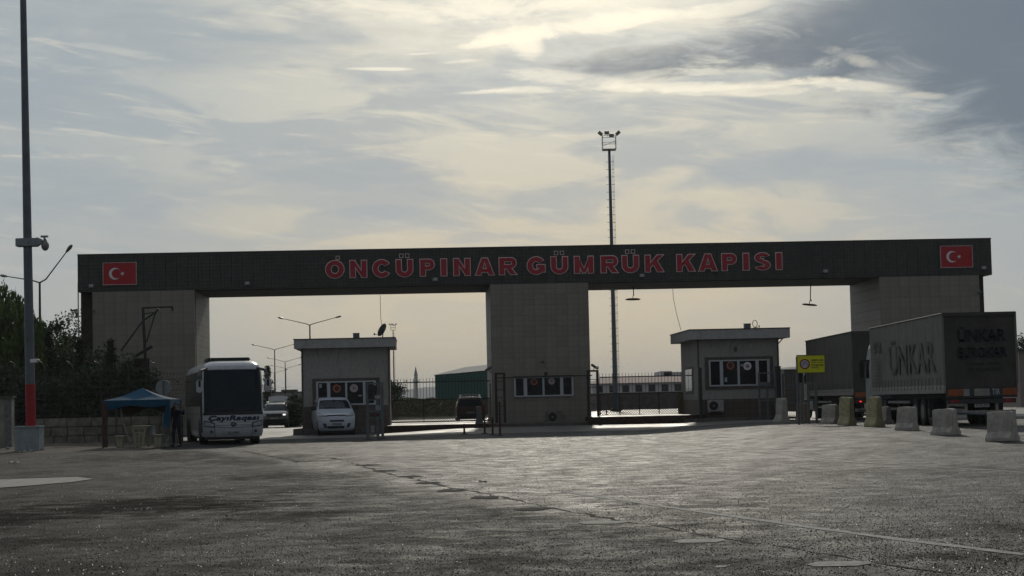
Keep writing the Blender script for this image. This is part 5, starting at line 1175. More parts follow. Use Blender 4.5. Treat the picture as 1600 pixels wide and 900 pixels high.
S = Shell([(.32, 1.20), (.5, 1.245), (1.3, 1.262), (2.4, 1.262), (3.0, 1.235), (3.25, 1.19), (3.4, 1.08), (3.5, .92), (3.54, .72)],
          [(.32, .12), (.5, .03), (.8, .0), (1.3, .03), (1.9, .12), (2.6, .27), (3.1, .42), (3.3, .52), (3.42, .72), (3.5, 1.0), (3.54, 1.4)],
          [(.32, 12.0), (.6, 12.2), (1.5, 12.2), (3.0, 12.05), (3.3, 11.9), (3.45, 11.7), (3.54, 11.3)], .2, 6, .25)
S.body('body', BUSW, bus, [.32, .4, .5, .7, .9, 1.1, 1.3, 1.6, 1.9, 2.2, 2.6, 2.9, 3.1, 3.2, 3.3, 3.36, 3.42, 3.47, 3.51, 3.54])
S.panel('windshield', BGLASS, bus, -.955, .955, 1.36, 3.14, .012, nt=16, nz=12)
S.panel('windshield_base', BLACKP, bus, -.985, .985, 1.24, 1.36, .016, nt=16, nz=2)
S.panel('grille_line', DGREY, bus, -.6, .6, .80, .812, .012, nt=12, nz=1); S.panel('grille_line', DGREY, bus, -.55, .55, .93, .94, .012, nt=12, nz=1)
S.panel('bumper_seam', DGREY, bus, -.6, .6, .70, .72, .012, nt=16, nz=1, f=lambda u, v: (-.72 + 1.44 * u, .70 + .13 * abs(2 * u - 1) ** 4 + .015 * v))
for sd in (-1, 1):
    S.panel('headlight', LENS, bus, 0, 1, 0, 1, .014, f=lambda u, v, sd=sd: (sd * (.66 + .29 * u), .74 + .06 * u + (.13 + .05 * u) * v))
    h_ = S.panel('headlight_surround', DGREY, bus, 0, 1, 0, 1, .010, f=lambda u, v, sd=sd: (sd * (.62 + .36 * u), .71 + .06 * u + (.2 + .05 * u) * v))
    x_, y_, z_ = S.front(sd * .74, .545); MB().tube((x_, y_ - .02, z_), (x_, y_ + .02, z_), .065, n=14).build('fog_lamp', DGREY, bus)
    S.panel('bumper_seam', DGREY, bus, sd * .62, sd * .635, .34, .72, .011, nt=1, nz=6)
x_, y_, z_ = S.front(0, .865); y_ -= .02
stm = MB(); N = 24; stm.add([(.115 * math.cos(6.2832 * i / N), y_ - .0, z_ + .115 * math.sin(6.2832 * i / N)) for i in range(N)] + [(.095 * math.cos(6.2832 * i / N), y_ - .012, z_ + .095 * math.sin(6.2832 * i / N)) for i in range(N)], [(i, (i + 1) % N, N + (i + 1) % N, N + i) for i in range(N)])
bd_ = MB().tube((0, y_ + .03, z_), (0, y_ - .002, z_), .12, n=24).build('star_badge', BLACKP, bus); stm.build('badge_ring', CHROME, bd_)
arm = MB()
for k in range(3):
    a_ = math.pi / 2 + k * 2.0944; arm.add([(.016 * math.cos(a_ + 1.57), y_ - .012, z_ + .016 * math.sin(a_ + 1.57)), (.10 * math.cos(a_), y_ - .012, z_ + .10 * math.sin(a_)), (.016 * math.cos(a_ - 1.57), y_ - .012, z_ + .016 * math.sin(a_ - 1.57))], [(0, 1, 2)])
arm.build('badge_star', CHROME, bd_)
pl_ = MB().box(-.26, .26, S.front(0, .5)[1] - .03, S.front(0, .5)[1] + .04, .44, .555).build('licence_plate', mat('plate_white', (.30, .30, .29), .5), bus); text_on('plate_lettering', '63 Y 0809', -.23, .23, .455, .54, S.front(0, .5)[1] - .033, INK, pl_, .02)
SIDEC = mat('coach_side_painted_shade', (.20, .195, .17), .5, var=.25, dirt=(.12, .115, .10))  # shade on the white coach sides, put into this panel colour
def text_shell(txt, t0, t1, z0, z1, off, m, parent, name='company_lettering', shear=.3):
    me = glyph_mesh(txt, .028, 0, 1, 4, shear, 1.08); lo, hi = bbox2(me)
    for v in me.vertices:
        u, w_ = (v.co.x - lo[0]) / (hi[0] - lo[0]), (v.co.y - lo[1]) / (hi[1] - lo[1]); v.co = S.front(t0 + (t1 - t0) * u, z0 + (z1 - z0) * w_, off)
    me.materials.clear(); me.materials.append(m); return link(name, me, parent)
for k_, (a_, b_) in enumerate(((0, 0), (.009, .004), (-.009, -.004), (.0, .010), (0, -.008))): lt_ = text_shell('ÇayıRaqası', -.82 + a_, .86 + a_, .95 + b_, 1.21 + b_, .016 + .0007 * k_, NAVYP, bus if k_ == 0 else lt0_, shear=.2); lt0_ = lt_ if k_ == 0 else lt0_
for sd in (-1, 1):
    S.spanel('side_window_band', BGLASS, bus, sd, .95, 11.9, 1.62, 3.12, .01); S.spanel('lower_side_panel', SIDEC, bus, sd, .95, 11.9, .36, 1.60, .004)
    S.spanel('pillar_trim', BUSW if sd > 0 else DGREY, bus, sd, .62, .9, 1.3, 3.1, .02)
    S.spanel('luggage_flap_line', DGREY, bus, sd, 2.2, 11.5, 1.28, 1.31, .006); 
    for yy in (2.2, 4.0, 5.6, 7.2, 8.6, 11.0): S.spanel('flap_seam', DGREY, bus, sd, yy, yy + .02, .4, 1.28, .006)
    for yy, r in ((2.35, .5), (9.1, .5), (10.4, .5)): wheel(bus, sd * 1.24, yy, r, .32, sd)
    for yy in (2.35, 9.1, 10.4): MB().tube((sd * 1.2, yy, .5), (sd * 1.268, yy, .5), .6, n=20).build('wheel_arch', BLACKP, bus)
S.spanel('passenger_door', BGLASS, bus, -1, .55, 1.45, .5, 2.9, .014)
# mirrors
for sd in (-1, 1):
    MB().path([(sd * 1.05, .5, 3.2), (sd * 1.35, .05, 3.1), (sd * 1.42, -.22, 2.85), (sd * 1.40, -.28, 2.72)], [.05, .06, .07, .06], n=8).build('mirror_arm', DGREY, bus, smooth=True)
    m_ = MB().box(sd * 1.42 - .13, sd * 1.42 + .13, -.38, -.2, 2.18, 2.72).build('mirror', BUSW, bus, bevel=.05); MB().box(sd * 1.42 - .05, sd * 1.42 + .05, -.388, -.379, 2.42, 2.7).build('mirror_glass', BGLASS, m_)
    MB().path([(sd * .12, S.front(.1, 1.4)[1] - .04, 1.4), (sd * .75, S.front(.6, 1.5)[1] - .04, 1.48)], .012).build('wiper', BLACKP, bus)
MB().box(-.9, .95, 2.2, 4.4, 3.545, 3.70).build('roof_air_unit', DGREY, bus, bevel=.05); MB().box(-.8, .7, 1.55, 2.1, 3.5, 3.68).build('roof_hatch', BLACKP, bus, bevel=.03); MB().box(-.7, .7, 7, 8.2, 3.542, 3.66).build('roof_air_unit', BUSW, bus, bevel=.04)
MB().box(-1.1, 1.1, .3, 11.8, .2, .33).build('underframe', BLACKP, bus)
S.panel('roof_trim', BUSW, bus, -.8, .8, 3.16, 3.3, .03, nt=12, nz=3)

# white van
def van_scene():
    Yv = 96.0; pv_ = at(526.5, 660, Yv); v = thing('passenger_van', (pv_.x, Yv, gz(pv_.x, Yv)), 'white passenger van facing camera in front of left booth window', 'van', rz=.19)
    VW = mat('van_white_paint', (.46, .51, .59), .3, var=.05, coat=.5, dirt=(.40, .42, .45))
    S = Shell([(.25, .86), (.4, .93), (.8, .96), (1.15, .955), (1.4, .93), (1.7, .84), (1.86, .77), (1.95, .68), (1.98, .55)],
              [(.25, .12), (.35, .02), (.6, .0), (.9, .03), (1.05, .12), (1.15, .3), (1.25, .62), (1.36, .95), (1.6, 1.32), (1.8, 1.62), (1.88, 1.8), (1.95, 2.1), (1.98, 2.6)],
              [(.25, 4.8), (.5, 4.9), (1.2, 4.88), (1.7, 4.75), (1.9, 4.6), (1.98, 4.3)], .28, 4, .15)
    S.body('body', VW, v, [.25, .32, .4, .55, .7, .85, .95, 1.05, 1.1, 1.15, 1.2, 1.25, 1.3, 1.36, 1.45, 1.55, 1.7, 1.8, 1.86, 1.9, 1.94, 1.97, 1.98])
    S.panel('windshield', BGLASS, v, -.90, .90, 1.37, 1.83, .012); S.panel('grille', BLACKP, v, -.56, .56, 1.0, 1.06, .012); g2 = S.panel('lower_intake', BLACKP, v, -.52, .42, .36, .48, .012); S.panel('upper_intake', DGREY, v, -.38, .38, .70, .80, .012)
    S.panel('chrome_strip', CHROME, v, -.42, .42, 1.07, 1.095, .018)
    pl_ = MB().box(-.26, .26, -.03, .05, .53, .64).build('licence_plate', mat('plate_white', (0, 0, 0)), v); text_on('plate_lettering', '79 AR 416', -.23, .23, .545, .625, -.033, INK, pl_, .02)
    for sd in (-1, 1):
        S.panel('headlight', LENS, v, 0, 1, 0, 1, .014, f=lambda u, w, sd=sd: (sd * (.52 + .44 * u), .98 + .05 * u + (.07 + .10 * u) * w)); S.panel('headlight_shadow_line', DGREY, v, 0, 1, 0, 1, .016, f=lambda u, w, sd=sd: (sd * (.5 + .47 * u), .965 + .04 * u + .02 * w))
        S.panel('fog_vent', DGREY, v, 0, 1, 0, 1, .014, f=lambda u, w, sd=sd: (sd * (.60 + .17 * u - .08 * (1 - w)), .40 + .22 * w))
        S.spanel('side_window', BGLASS, v, sd, 1.9, 4.6, 1.32, 1.75, .006, f=lambda u, w: (1.75 + .2 * w + (2.85 - .1 * w) * u, 1.32 + .42 * w)); S.spanel('front_side_window', BGLASS, v, sd, 0, 0, 0, 0, .007, f=lambda u, w: (1.15 + .45 * w + (.55 - .3 * w) * u, 1.34 + .38 * w))
        S.spanel('door_seam', DGREY, v, sd, 2.0, 2.02, .4, 1.3, .004)
        mm = MB().box(sd * 1.0 - .02, sd * 1.0 + sd * .24, 1.05, 1.2, 1.3, 1.52) if sd > 0 else MB().box(-1.24, -.98, 1.05, 1.2, 1.3, 1.52); mm.build('mirror', BLACKP, v, bevel=.04)
        for yy in (.85, 4.0): wheel(v, sd * .94, yy, .33, .22, sd); MB().tube((sd * .88, yy, .36), (sd * .968, yy, .36), .41, n=20).build('wheel_arch', BLACKP, v)
    MB().path([(.1, S.front(.1, 1.42)[1] - .03, 1.42), (-.5, S.front(-.5, 1.44)[1] - .03, 1.45)], .01).build('wiper', BLACKP, v); MB().box(-.04, .04, 1.55, 1.62, 1.78, 1.85).build('mirror_mount', BLACKP, v); MB().box(-.8, .8, .2, 4.7, .16, .26).build('underframe', BLACKP, v)
van_scene()
def suv_scene():
    Yv = 124; pv_ = at(428, 650, Yv); v = thing('estate_car', (pv_.x, Yv, gz(pv_.x, Yv)), 'silver car with roof rails and raised tailgate behind the coach', 'car', rz=.05)
    SV = mat('silver_grey_paint', (.11, .108, .105), .3, metal=.3, var=.05, coat=.5)
    S = Shell([(.25, .84), (.45, .9), (.9, .91), (1.15, .88), (1.4, .80), (1.6, .70), (1.68, .6)], [(.25, .15), (.45, .02), (.7, 0), (.95, .08), (1.05, .3), (1.14, 1.0), (1.3, 1.25), (1.55, 1.7), (1.63, 1.95), (1.68, 2.4)], [(.25, 4.3), (.6, 4.4), (1.1, 4.35), (1.6, 4.1), (1.68, 3.8)], .3, 4, .15)
    S.body('body', SV, v, [.25, .35, .45, .6, .8, .95, 1.0, 1.05, 1.1, 1.14, 1.2, 1.3, 1.4, 1.5, 1.58, 1.63, 1.66, 1.68]); S.panel('windshield', BGLASS, v, -.9, .9, 1.17, 1.56, .012); S.panel('grille', BLACKP, v, -.55, .55, .74, .92, .012); S.panel('lower_bumper', BLACKP, v, -.95, .95, .27, .58, .012)
    pl_ = MB().box(-.26, .26, -.03, .04, .58, .68).build('licence_plate', mat('plate_white', (0, 0, 0)), v)
    for sd in (-1, 1):
        lit = mat('lit_headlight', (.8, .8, .75), .2, emit=((1, .95, .85), 2.2)) if sd > 0 else LENS
        S.panel('headlight', LENS, v, 0, 1, 0, 1, .014, f=lambda u, w, sd=sd: (sd * (.58 + .36 * u), .78 + .16 * w + .03 * u))
        if sd > 0: S.panel('headlight_bulb', lit, v, .66, .82, .84, .91, .03)
        MB().path([(sd * .62, 1.7, 1.68), (sd * .62, 1.9, 1.74), (sd * .62, 3.6, 1.76), (sd * .62, 3.8, 1.68)], .03).build('roof_rail', CHROME, v)
        MB().box(min(sd * .9, sd * 1.12), max(sd * .9, sd * 1.12), 1.15, 1.3, 1.1, 1.28).build('mirror', BLACKP, v, bevel=.03); S.spanel('side_window', BGLASS, v, sd, 1.6, 3.9, 1.15, 1.5, .006)
        for yy in (.85, 3.5): wheel(v, sd * .9, yy, .34, .22, sd); MB().tube((sd * .82, yy, .37), (sd * .913, yy, .37), .42, n=20).build('wheel_arch', BLACKP, v)
    tg = MB().grid(lambda u, w: (-.72 + 1.44 * u, 4.1 + .9 * w, 1.70 + .42 * w + .08 * math.sin(math.pi * u)), list(np.linspace(0, 1, 9)), [0, .3, .6, 1]).build('tailgate', SV, v, smooth=True)
    MB().grid(lambda u, w: (-.76 + 1.52 * u, 4.98 + .02 * w, 1.95 + .2 * w + .08 * math.sin(math.pi * u)), list(np.linspace(0, 1, 9)), [0, .5, 1]).build('tailgate_edge', SV, tg)
    MB().box(-.8, .8, .2, 4.2, .15, .26).build('underframe', BLACKP, v); MB().path([(.0, 1.55, 1.64), (.0, 1.7, 1.7)], .02).build('aerial', BLACKP, v)
suv_scene()
def red_car():
    Yv = 119; pv_ = at(736, 650, Yv); v = thing('red_minivan', (pv_.x, Yv, gz(pv_.x, Yv)), 'dull red minivan with roof rack seen from behind through left sliding gate', 'car', rz=.06)
    RC = mat('dull_red_paint', (.085, .026, .017), .45, var=.3, scale=9, coat=.3)
    S = Shell([(.3, .85), (.5, .90), (1.0, .91), (1.3, .84), (1.65, .72), (1.75, .6)], [(.3, .05), (.5, .0), (.9, .03), (1.1, .1), (1.6, .3), (1.75, .6)], [(.3, 4.3), (.7, 4.4), (1.0, 3.6), (1.6, 2.8), (1.75, 2.4)], .15, 5, .3)
    S.body('body', RC, v, [.3, .4, .5, .7, .9, 1.0, 1.1, 1.2, 1.3, 1.45, 1.6, 1.65, 1.7, 1.75]); S.panel('rear_window', BGLASS, v, -.85, .85, 1.12, 1.55, .012); S.panel('rear_bumper', BLACKP, v, -.97, .97, .32, .62, .02)
    for sd in (-1, 1):
        S.panel('tail_light', mat('tail_lamp_red', (.25, .01, .01), .25), v, sd * .8, sd * .97, .8, 1.1, .014); MB().path([(sd * .62, .7, 1.75), (sd * .62, .8, 1.83), (sd * .62, 2.4, 1.83), (sd * .62, 2.5, 1.75)], .025).build('roof_rail', CHROME, v)
        S.spanel('side_window', BGLASS, v, sd, .6, 2.8, 1.1, 1.55, .006)
        for yy in (.8, 3.4): wheel(v, sd * .89, yy, .33, .2, sd)
    for yy in (.9, 1.6, 2.3): MB().path([(-.65, yy, 1.85), (.65, yy, 1.85)], .02).build('rack_bar', CHROME, v)
    pl_ = MB().box(-.26, .26, -.035, .03, .66, .77).build('licence_plate', mat('plate_white', (0, 0, 0)), v)
red_car()

# ------------------------------------------------------------------ trucks
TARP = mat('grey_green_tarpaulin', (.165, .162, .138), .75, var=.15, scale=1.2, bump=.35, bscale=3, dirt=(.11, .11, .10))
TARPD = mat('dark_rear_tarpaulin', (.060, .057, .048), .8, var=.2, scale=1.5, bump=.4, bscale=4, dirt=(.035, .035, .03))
TARP2 = mat('plain_grey_tarpaulin', (.105, .10, .085), .8, var=.15, scale=1.2, bump=.35, bscale=3, dirt=(.07, .07, .062))
BANDM = mat('dirty_white_sideboard', (.27, .26, .23), .7, var=.2, dirt=(.16, .15, .13))
FADE = mat('faded_tarp_print', (.108, .108, .095), .8, var=.45, scale=2.5); FADED = mat('dark_tarp_print', (.022, .026, .028), .8, var=.3)
ORANGE = mat('orange_reflector', (.27, .075, .02), .4, var=.15)
def truck(px, py, Yt, label, tarp, rear, printed, H=4.0, W_=1.29, L=13.6, cabm=None):
    p = at(px, py, Yt); o = thing('articulated_truck', (p.x, Yt, gz(p.x, Yt)), label, 'truck', 'trucks queuing at the gate', .0)
    z0 = 1.2; zs = list(np.linspace(z0 + .27, H, 14)); ys = list(np.linspace(0, L, 60))
    def wav(y, z, s): return .022 * math.sin(y * 9.2 + s) * (.4 + .6 * math.sin(math.pi * (z - z0) / (H - z0))) + .012 * math.sin(y * 23 + z)
    sm = MB()
    for s in (-1, 1): sm.grid(lambda y, z: (s * (W_ + wav(y, z, s)), y, z), ys, zs)
    xs_ = list(np.linspace(-W_, W_, 12))
    sm.grid(lambda x, y: (x, y, H + .03 * math.sin(y * 4.6) * (1 - (x / W_) ** 2) + .001), xs_, ys)
    sm.build('side_tarpaulin', tarp, o, smooth=True)
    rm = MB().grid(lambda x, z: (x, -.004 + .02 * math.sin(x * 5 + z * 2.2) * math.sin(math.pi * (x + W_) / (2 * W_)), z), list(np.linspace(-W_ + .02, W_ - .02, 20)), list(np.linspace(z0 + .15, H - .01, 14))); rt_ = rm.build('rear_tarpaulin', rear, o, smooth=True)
    MB().box(-W_ + .03, W_ - .03, .05, L, z0 + .02, H - .06).build('cargo_box', DGREY, o)
    for s in (-1, 1):
        MB().box(s * W_ - .03, s * W_ + .03, -.03, L, z0 - .02, z0 + .27).build('sideboard', BANDM, o)
        MB().box(s * W_ - .035, s * W_ + .035, -.035, .03, z0 + .28, H + .01).build('corner_post', tarp, o)
        MB().path([(s * (W_ + .02), 0, H + .01), (s * (W_ + .02), L, H + .01)], .025, n=6).build('roof_edge', BANDM if printed else tarp, o)
    MB().box(-W_, W_, -.06, -.02, H - .1, H + .03).build('rear_header', rear, o)
    MB().box(-W_ + .03, W_ - .03, -.05, .04, z0 - .2, z0 + .14).build('tail_panel', DGREY, o)
    for (a_, b_, m_, nm) in ((-W_ + .08, -.68, ORANGE, 'orange_marker'), (.72, W_ - .05, ORANGE, 'orange_marker'), (-.66, -.44, BANDM, 'white_plate'), (-.27, .28, BANDM, 'white_plate')): MB().box(a_, b_, -.075, -.052, z0 - .13, z0 + .12).build(nm, m_, o)
    if printed:
        tp = MB().box(.31, .69, -.08, -.052, z0 - .14, z0 + .15).build('tir_plate', mat('blue_plate', (.02, .05, .09), .5), o); text_on('plate_lettering', 'TIR', .35, .65, z0 - .10, z0 + .11, -.083, PALE, tp, .03)
        for dx_ in (0, .022, -.022):
            rl_ = text_on('rear_lettering', 'ÜNKAR', -.78 + dx_, .92 + dx_, 2.98, 3.52, -.047 - abs(dx_) * .1, FADED, o if dx_ == 0 else rl0_, .015); rl0_ = rl_ if dx_ == 0 else rl0_
            re_ = text_on('rear_lettering', 'EUROKAR', -.78 + dx_, .95 + dx_, 2.42, 2.78, -.047 - abs(dx_) * .1, FADED, o if dx_ == 0 else re0_, .015); re0_ = re_ if dx_ == 0 else re0_
        pass
        for zz, a_, b_ in ((2.2, -.5, .7), (2.0, -.45, .7)): text_on('rear_small_lettering', 'ULUSLARARASI TAŞIMACILIK' if zz > 2.1 else 'TEL 0342 235 00 00', a_, b_, zz - .05, zz + .05, -.045, FADED, o, .02)
        text_on('side_lettering', 'ÜNKAR', 9.4, 1.2, 1.95, 3.35, -W_ - .045, FADE, o, .015, plane='yz'); text_on('side_lettering', 'KAR', 12.6, 11.0, 2.9, 3.4, -W_ - .045, FADE, o, .05, plane='yz')
        for k in range(8): text_on('side_small_lettering', 'NAKLİYAT', 12.6, 11.0, 1.65 + k * .14, 1.74 + k * .14, -W_ - .045, FADE, o, .02, plane='yz')
    st_ = MB(); yy = .5
    while yy < L - .3:
        for s in (-1, 1): st_.box(s * W_ + s * .028 - .004, s * W_ + s * .028 + .004, yy - .02, yy + .02, z0 + .12, z0 + .55).box(s * W_ + s * .036 - .008, s * W_ + s * .036 + .008, yy - .035, yy + .035, z0 + .14, z0 + .2)
        yy += .62
    tag(st_.build('tarpaulin_straps', DGREY, o), kind='stuff')
    # chassis
    MB().box(-.5, -.35, .2, L - .3, .85, z0 + .01).box(.35, .5, .2, L - .3, .85, z0 + .01).build('chassis_rail', BLACKP, o)
    MB().box(-1.2, 1.2, .02, .14, .42, .55).box(-.6, -.5, .05, .12, .55, .95).box(.5, .6, .05, .12, .55, .95).build('underrun_bar', BANDM, o); MB().box(-1.22, 1.22, .0, .1, .80, .96).build('light_bar', DGREY, o)
    pl_ = MB().box(-.26, .26, -.03, .0, .66, .78).build('licence_plate', mat('plate_white', (0, 0, 0)), o); text_on('plate_lettering', '27 KJ 214', -.22, .22, .67, .77, -.033, INK, pl_, .02)
    MB().path([(-1.1, .0, .52), (-.7, -.02, .47), (.0, -.02, .42), (.7, -.02, .47), (1.1, .0, .52)], .05, n=6).build('hanging_hose', GREYP, o)
    for s in (-1, 1):
        tl = MB().box(s * .95 - .17, s * .95 + .17, -.03, .0, .83, .93).build('tail_light', mat('tail_lamp_red', (0, 0, 0)), o)
        if not printed and s < 0: MB().box(s * .95 - .06, s * .95 + .03, -.036, -.031, .85, .91).build('lit_bulb', mat('lit_tail_lamp', (.5, .02, .02), .4, emit=((1, .06, .04), 1.0)), tl)
        for yy in (2.6, 3.9, 5.2): wheel(o, s * 1.24, yy, .5, .42, s, .55)
        for yy in (11.2,): wheel(o, s * 1.22, yy, .5, .42, s, .55)
        wheel(o, s * 1.2, 14.9, .5, .3, s, .55)
        MB().box(s * 1.24 - .03, s * 1.24 + .03, 6.1, 10.2, .55, .65).box(s * 1.24 - .03, s * 1.24 + .03, 6.1, 10.2, .82, .92).build('side_guard', STEELG, o)
        MB().box(s * .9 - .06, s * .9 + .06, 9.5, 9.62, .1, .9).build('landing_leg', DGREY, o); MB().box(s * 1.25 - .2, s * 1.25, 1.9, 1.93, .3, 1.0).build('mudguard', BLACKP, o)
    # tractor
    cb_ = Shell([(.5, 1.12), (1.2, 1.15), (2.4, 1.15), (3.3, 1.05), (3.5, .95)], [(.5, L + .4), (3.5, L + .4)], [(.5, L + 2.1), (1.8, L + 2.1), (3.0, L + 1.9), (3.5, L + 1.4)], .05, 6, .12); cb_.body('cab', cabm, o, [.5, .8, 1.2, 1.8, 2.4, 2.8, 3.1, 3.3, 3.45, 3.5])
    for s in (-1, 1):
        cb_.spanel('cab_window', BGLASS, o, s, L + 1.1, L + 1.8, 1.9, 2.7, .01); MB().box(min(s * 1.22, s * 1.42), max(s * 1.22, s * 1.42), L + 1.9, L + 2.02, 1.9, 2.65).build('mirror', BLACKP, o, bevel=.03); MB().path([(s * 1.1, L + 1.9, 2.7), (s * 1.34, L + 1.96, 2.68)], .03).build('mirror_arm', BLACKP, o)
    MB().box(-.6, .6, L - 3.6, L + .6, .6, .9).build('tractor_frame', BLACKP, o); MB().box(-1.25, -.75, L - 1.6, L + .3, .45, 1.0).build('fuel_tank', STEELG, o, bevel=.08)
    return o
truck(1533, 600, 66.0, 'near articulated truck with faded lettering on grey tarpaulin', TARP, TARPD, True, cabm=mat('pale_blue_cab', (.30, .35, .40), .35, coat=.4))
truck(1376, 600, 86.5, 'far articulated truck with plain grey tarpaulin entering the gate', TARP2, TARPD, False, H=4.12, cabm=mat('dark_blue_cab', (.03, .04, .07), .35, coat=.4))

# ------------------------------------------------------------------ hanging lane lamps and cables
def lane_lamp(px, py, pxt, pyt, label, tilt):
    Yc = 104 + 5.0; p = at(px, py, Yc); o = thing('hanging_lamp', (p.x, Yc, p.z), label, 'hanging lamp', 'oval lamps hanging under the beam'); top = at(pxt, pyt, Yc)
    sh = MB(); prof = [(0, .05), (.3, .05), (.43, .02), (.45, -.01), (.40, -.05), (.25, -.06), (0, -.06)]
    N = 20; vs = [(r * math.cos(6.2832 * j / N), r * .8 * math.sin(6.2832 * j / N), z) for r, z in prof[1:-1] for j in range(N)]; k = len(prof) - 2
    sh.add(vs, [(i * N + j, i * N + (j + 1) % N, (i + 1) * N + (j + 1) % N, (i + 1) * N + j) for i in range(k - 1) for j in range(N)] + [tuple(range(N)), tuple(range((k - 1) * N, k * N))])
    a_ = sh.build('lamp_shade', mat('ochre_lamp_shade', (.22, .13, .06), .5, var=.3), o, smooth=True); a_.rotation_euler = (.12, tilt, 0)
    d = top - p; MB().path([(0, 0, .04), (0, 0, .18), (.05, 0, .22), (d.x, 0, max(HB - p.z, d.z) + .1)], [.02, .02, .03, .03]).box(d.x - .02, d.x + .02, -.02, .02, .2, .3).build('hanger_rod', STEELD, o)
lane_lamp(989, 467.5, 989.5, 452, 'oval ochre lamp hanging under beam right of middle pylon', .0); lane_lamp(1265, 476, 1267, 446, 'oval ochre lamp hanging lower near the right pylon', .10)
def cable(pts, Y, label):
    b = MB().path([at(a_, b_, Y) for a_, b_ in pts], .014, n=5); tag(b.build('hanging_cable', STEELD), label, 'cable')
cable([(594, 461), (594.5, 480), (595, 497), (597, 514)], 105, 'thin cable dropping from beam to the left booth roof'); cable([(1051, 448), (1052, 465), (1057, 490), (1064, 516)], 103.5, 'thin slack cable from beam to the right booth roof')

# light mast / poster in left reveal of middle pylon: narrow dark door
xa_ = PYL[1][1]
MB().box(xa_ - .04, xa_ - .001, 2.0, 3.2, .4, 2.6).build('side_door', SURR, gate)
MB().path([(PYL[0][2] + .05, .05, .3), (PYL[0][2] + .05, .05, HB - .1)], .02).build('downpipe', STEELD, gate)

# far right building behind the truck
a = at(1594, 600, 140); fr_ = thing('pink_building', (a.x, 140, 0), 'pinkish low building at right edge behind the near truck', 'building'); MB().box(0, 14, 0, 8, 0, zat(1597, 548, 140)).build('wall', mat('pinkish_render', (.28, .22, .2), .85, var=.15), fr_); MB().box(-.2, 14.2, -.3, 8.3, zat(1597, 548, 140), zat(1597, 545, 140)).build('roof', STEELG2, fr_); MB().box(1, 2.2, -.03, 0, 1.2, 2.6).build('window', GLASS, fr_)
# shed behind lane gate
a = at(1226, 600, 150); fr_ = thing('site_shed', (a.x, 150, 0), 'low shed with pale grey roof between right booth and far truck', 'shed'); zA, zB = zat(1240, 577, 150), zat(1240, 571, 150); MB().box(0, 3.2, 0, 5, 0, zA).build('wall', SURR, fr_); MB().add([(-.2, -.3, zA), (3.4, -.3, zA), (3.4, 3, zB + .1), (-.2, 3, zB - .15), (3.4, 5.3, zA), (-.2, 5.3, zA)], [(0, 1, 2, 3), (3, 2, 4, 5), (0, 3, 5), (1, 4, 2)]).build('roof', LR, fr_)

# litter
PAPER = mat('dirty_paper', (.38, .37, .34), .8, var=.2)
def litter(px, py, w, label):
    p = gpix(px, py); m = MB().grid(lambda u, v: (u * w, v * w * .8, .02 + .05 * abs(math.sin(u * 5 + v * 3)) * random.uniform(.5, 1)), list(np.linspace(-.5, .5, 6)), list(np.linspace(-.5, .5, 6))); o = m.build('litter', PAPER); o.location = p; o.rotation_euler = (0, 0, random.uniform(0, 3)); tag(o, label, 'litter', 'scraps of litter on the asphalt')
litter(22, 724, .34, 'crumpled white paper left of the pole base'); litter(75, 717, .2, 'white scrap just right of the pole base'); litter(228, 799, .14, 'pale scrap on the dark oil stain'); litter(463, 724, .1, 'tiny white scrap in front of the coach'); litter(359, 810, .12, 'pale scrap on asphalt right of the oil stain'); litter(755, 756, .14, 'tiny white scrap near the asphalt seam')
b = MB()
for i in range(26): X, Y_ = random.uniform(-22, -18.2), random.uniform(70, 75); r = random.uniform(.03, .10); b.ball((X, Y_, dirtz(X, Y_) + r * .4), r * 1.3, r, r * .7, 6)
tag(b.build('rubble', CONC), kind='stuff', label='loose rubble at the foot of the pole base', cat='rubble')

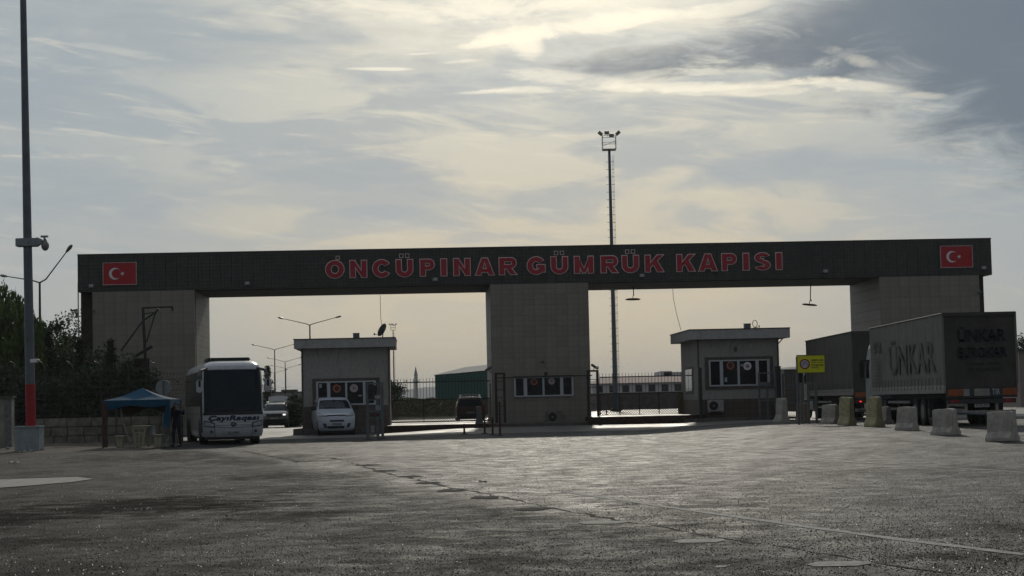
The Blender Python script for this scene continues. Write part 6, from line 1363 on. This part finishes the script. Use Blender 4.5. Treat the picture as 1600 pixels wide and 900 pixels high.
# grit and broken aggregate standing proud of the worn asphalt
def grit(n, y0, y1, r0, r1, material, seed):
    rg = np.random.default_rng(seed); u = rg.uniform(0, 1, n); Y = 1 / (1 / y0 + u * (1 / y1 - 1 / y0)); X = rg.uniform(-.30, .30, n) * Y + rg.normal(size=n) * .2
    keep = rg.uniform(0, 1, n) < np.where(X + .275 * Y > 7.6, 1.0, .55); X, Y = X[keep], Y[keep]; n = len(X)
    r = rg.uniform(r0, r1, n); Z = np.array([gz(a, b) for a, b in zip(X, Y)]) + r * .2
    a = rg.uniform(0, 6.28, n); P_ = np.zeros((n, 5, 3))
    for k in range(3): P_[:, k, 0] = X + r * np.cos(a + k * 2.09) * rg.uniform(.7, 1.3, n); P_[:, k, 1] = Y + r * np.sin(a + k * 2.09) * rg.uniform(.7, 1.3, n); P_[:, k, 2] = Z - r * .2
    P_[:, 3, 0] = X; P_[:, 3, 1] = Y; P_[:, 3, 2] = Z + r * rg.uniform(.5, 1.1, n)
    P_ = P_[:, :4]; F = np.array([[0, 1, 3], [1, 2, 3], [2, 0, 3]])[None] + 4 * np.arange(n)[:, None, None]
    me = bpy.data.meshes.new('loose_grit'); me.vertices.add(n * 4); me.vertices.foreach_set('co', P_.astype(np.float32).ravel()); F = F.reshape(-1, 3); nf = len(F)
    me.loops.add(nf * 3); me.loops.foreach_set('vertex_index', F.ravel().astype(np.int32)); me.polygons.add(nf); me.polygons.foreach_set('loop_start', np.arange(0, nf * 3, 3, dtype=np.int32)); me.polygons.foreach_set('loop_total', np.full(nf, 3, dtype=np.int32))
    me.materials.append(material); me.update(calc_edges=True); o = bpy.data.objects.new('loose_grit', me); COL.objects.link(o); return tag(o, 'fine grit and broken aggregate on the worn asphalt', 'grit', kind='stuff')
grit(40000, 15, 75, .004, .011, mat('grey_grit', (.040, .037, .034), .8, var=.6, scale=9, spec=.3), 1)
grit(30000, 15, 75, .004, .011, mat('dark_grit', (.012, .012, .011), .9, var=.4, scale=9, spec=.1), 2)
grit(9000, 15, 70, .005, .012, mat('pale_glinting_grit', (.15, .14, .125), .4, var=.4, scale=9, spec=.6), 3)

# the air: thin haze over the plain
hz = MB().box(-9500, 9500, -60, 12500, -3, 80).build('haze', [])
hm = bpy.data.materials.new('haze_air'); hm.use_nodes = True; T = NT(hm.node_tree); T.n.clear(); ho_ = T.new('ShaderNodeOutputMaterial'); pv = T.new('ShaderNodeVolumePrincipled')
pv.inputs['Color'].default_value = (.86, .88, .92, 1); pv.inputs['Density'].default_value = .00013; pv.inputs['Anisotropy'].default_value = .2
T.l.new(pv.outputs[0], ho_.inputs['Volume']); hz.data.materials.append(hm); tag(hz, kind='stuff', label='thin pale haze lying over the whole plain', cat='haze')
